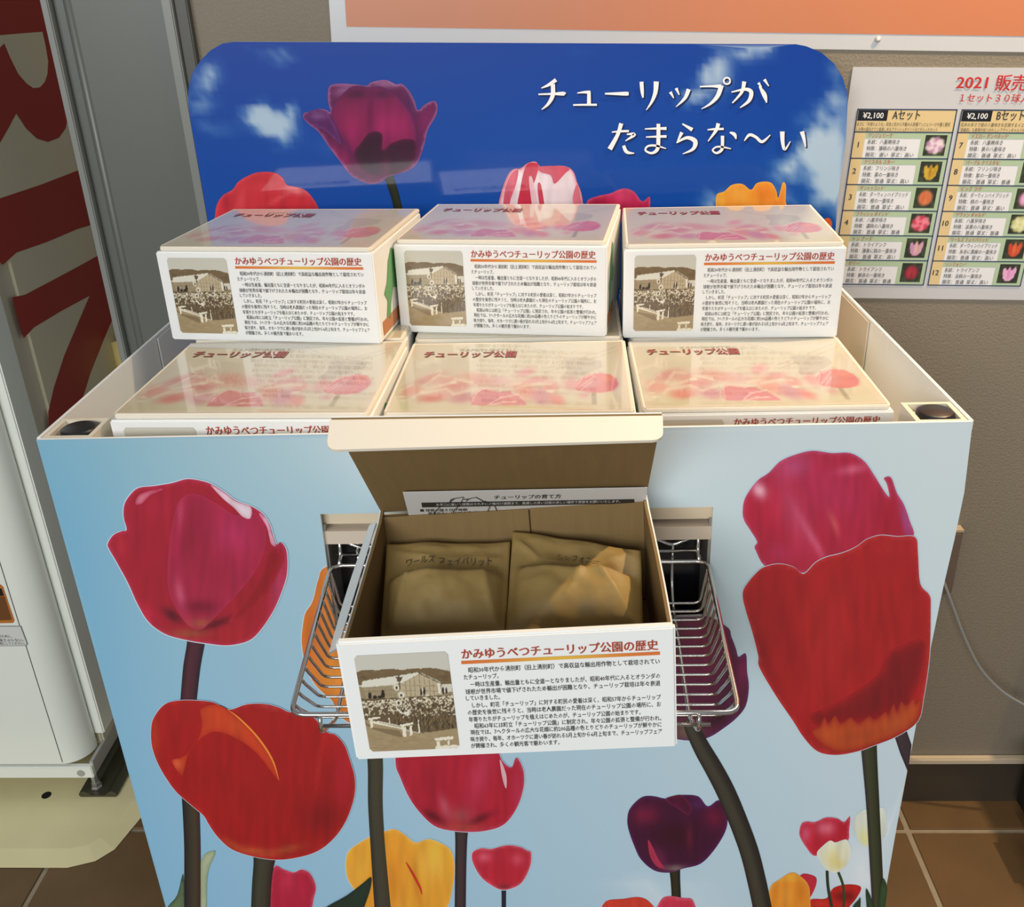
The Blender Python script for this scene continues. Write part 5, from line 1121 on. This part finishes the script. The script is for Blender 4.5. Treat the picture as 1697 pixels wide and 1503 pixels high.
# letters on the side plane, traced as flat vinyl
XS = XM+.0075
def sX(a, b_): return onX(a, b_, XS)
ZLet = (0, 0, 4.4194); ZL2 = (0, 330, 3.2); nX = np.array([1, 0, 0.])
def letters(nm, m_, polys, off=.0004):
    mb = MB()
    for z_, pts, sm in polys:
        q_ = [(z_[0]+a_/z_[2], z_[1]+b_/z_[2]) for a_, b_ in pts]
        P_ = [sX(*p)+nX*off for p in q_]
        vs = [Vector((p[1], p[2])) for p in P_]
        V2, _, F2, _, _, _ = delaunay_2d_cdt(vs, [(i, (i+1) % len(vs)) for i in range(len(vs))], [], 1, 1e-6)
        mb.add([(XS+off, p.x, p.y) for p in V2], [tuple(f) for f in F2])
    return mb.build(nm, m_, VM, world=True, fix=False)
V_(MB().box((XM-.01, .90, zb0+.2), (XS, 1.28, 1.1)), 'side_sheet', mat('side_sheet_beige', (.70, .65, .47), .4))
R_poly = [(-150, -150), (330, -150), (345, 100), (400, 330), (450, 600), (498, 850), (480, 940), (430, 1010), (350, 1040), (270, 1015), (190, 940), (118, 830), (60, 940), (0, 1045), (-150, 1300)]
I_poly = [(-150, 1500), (0, 1452), (300, 1352), (590, 1240), (640, 1380), (680, 1560), (692, 1640), (560, 1680), (350, 1770), (120, 1850), (20, 1940), (-20, 1900), (-60, 1860), (-150, 1850)]
N_poly = [(64, 520), (130, 508), (250, 445), (400, 365), (535, 290), (575, 460), (612, 600), (560, 720), (480, 920), (440, 1050), (400, 1200), (262, 1300), (255, 1130), (285, 1000), (340, 830), (475, 512), (330, 590), (180, 680), (125, 738), (95, 640)]
letters('red_vinyl_letter', M_redp, [(ZLet, R_poly, 0)]); letters('red_vinyl_letter', M_redp, [(ZLet, I_poly, 0)]); letters('red_vinyl_letter', M_redp, [(ZL2, N_poly, 0)])
letters('letter_counter', mat('letter_gap_beige', (.70, .65, .47), .4), [(ZLet, [(-150, 262), (0, 258), (150, 245), (308, 233), (330, 330), (350, 450), (345, 540), (325, 600), (290, 640), (240, 645), (190, 610), (130, 540), (70, 420), (28, 318), (0, 345), (-150, 560)], 0)], .0009)
# notice label and orange decal on the door
YF = .7045
def dp(a, b_): return onY(a, b_, YF)
def dquad(nm, m_, pts, off=.0004):
    mb = MB(); mb.prism([dp(*p)+np.array((0, -off, 0)) for p in pts], (0, -.0002, 0)); return mb.build(nm, m_, VM, world=True)
dquad('orange_decal', M_stickero, [(-60, 968), (0, 968), (5, 972), (24, 1028), (22, 1032), (-60, 1034)])
dquad('decal_inner', M_dkbrown, [(-60, 990), (8, 988), (20, 1027), (-60, 1029)], .0007)
dquad('decal_screen', M_blackp, [(-60, 976), (3, 975), (7, 987), (-60, 989)], .0008)
dquad('notice_label_border', mat('label_grey', (.2, .2, .19), .4), [(-60, 1037), (35, 1037), (46, 1067), (44, 1070), (-60, 1071)])
dquad('notice_label', mat('label_white', (.68, .69, .66), .35), [(-60, 1038), (34, 1038), (44.5, 1066), (43, 1069), (-60, 1070)], .0007)
inkv = MB(); Od = np.array((0, YF-.0012, 0))
for tt, a0, a1, b_ in (('転倒防止のために、', -20, 20, 1056), ('大きく揺さぶらない。', -20, 40, 1062.5), ('固定してご使用にしてください。', -30, 42, 1068)):
    p0 = dp(a0, b_); p1 = dp(a1, b_); text(inkv, tt, (p0[0], p0[2]), (p1[0], p0[2]), .0085, Od, EX, EZ, .012)
inkv.build('notice_lettering', M_ink, VM, world=True)
# yellow bumper at the rear of the side
m_ = MB(); yc = onX(195, 592, XM+.01)
m_.box((XM+.008, yc[1]-.045, yc[2]-.14), (XM+.075, yc[1]+.05, yc[2]+.072)); m_.build('yellow_bumper', M_yellow, VM, world=True, bevel=.03, seg=5, smooth=True)

# floor plate under the machine
FP = empty('anchor_plate', (XM-.1, .75, FZ)); tag(FP, 'beige painted steel anchor plate with folded edges lying under the white machine', 'steel plate')
x0_, x1_, y0_, y1_ = -2.0, -.900, .497, 1.25; h_ = .010
pb = [(x0_, y0_), (-1.03, y0_), (-.975, y0_+.018), (-.945, y0_+.05), (-.905, y0_+.20), (x1_, y0_+.24), (x1_, y1_), (x0_, y1_)]
pt = [(x0_, y0_+.045), (-1.04, y0_+.045), (-1.005, y0_+.055), (-.985, y0_+.075), (-.95, y0_+.20), (-.948, y0_+.24), (-.948, y1_), (x0_, y1_)]
n = len(pb); m_ = MB()
m_.add([(a_, b_, FZ+.0012) for a_, b_ in pb]+[(a_, b_, FZ+h_) for a_, b_ in pt], [tuple(range(n, 2*n)), tuple(reversed(range(n)))]+[(i, (i+1) % n, n+(i+1) % n, n+i) for i in range(n)])
m_.build('plate', M_plate, FP, world=True)
p = onZ(77, 1318, FZ+h_); MB().lathe((p[0], p[1], FZ+h_+.0002), [(.011, 0), (.011, .0006)], 20).build('bolt_hole', M_blackp, FP, world=True)
CH = MB(); xa, xb, yc0, yc1 = -1.085, -1.000, .693, 1.25
pf = [(xa, .0), (xa-.004, .006), (xa, .014), (xa+.010, .017), (xa+.018, .012), (xa+.026, .005), (xb-.026, .005), (xb-.018, .012), (xb-.010, .017), (xb, .014), (xb+.004, .006), (xb, 0)]
CH.prism([(x, yc0, FZ+h_+.0003+z) for x, z in pf], (0, yc1-yc0, 0))
tag(CH.build('steel_channel', mat('olive_steel', (.09, .085, .055), .35, metal=.5)), 'dark olive steel channel rail lying on the beige plate under the machine foot', 'steel channel')
for k in range(14):
    pass

# ================================================================== OUTLET, CABLE, BLACK BIN
p0, p1 = onY(1597, 880, YW-.02), onY(1580, 985, YW-.02)
OB = empty('outlet_box', (p0[0]-.04, YW, p0[2]-.08)); tag(OB, 'brown surface-mounted outlet box on the wall right of the display stand', 'outlet')
MB().box((p0[0]-.085, YW-.022, p1[2]), (p0[0], YW, p0[2]-.003)).build('housing', M_outlet, OB, world=True, bevel=.003)
MB().box((p0[0]-.085, YW-.020, p0[2]-.003), (p0[0]+.001, YW, p0[2]+.002)).build('lit_top_edge', mat('lit_edge_tan', (.5, .38, .25), .4), OB, world=True)  # lighter tan strip: warm light on the housing top, put into the colour
cpt = [onY(a, b_, y_) for a, b_, y_ in ((1556, 950, .665), (1565, 967, .66), (1580, 1008, .655), (1600, 1060, .65), (1625, 1108, .645), (1660, 1145, .64), (1697, 1168, .635), (1700, 1169, .635))]
cs_ = smooth_poly(cpt, False, 6)
tag(MB().tube([Vector(p) for p in cs_], .0032, 8).build('power_cable', M_cable, smooth=True), 'thin grey power cable drooping from the outlet box towards the right', 'cable')
BN = empty('black_bag', (1.2, .55, FZ)); tag(BN, 'black bag with an orange patch at the far right edge on the tiled floor', 'bag')
prf = []
m_ = MB(); m_.box((1.060, .38, FZ+.002), (1.42, .690, -.234)); m_.build('bag_body', mat('black_fabric', (.010, .010, .011), .7), BN, world=True, bevel=.035, seg=4, smooth=True)
p = onY(1696, 1272, .56)
m_ = MB(); m_.box((p[0]+.004, .45, p[2]-.022), (1.08, .57, p[2]+.020)); m_.build('orange_patch', M_oplast, BN, world=True, bevel=.012, seg=3, smooth=True)
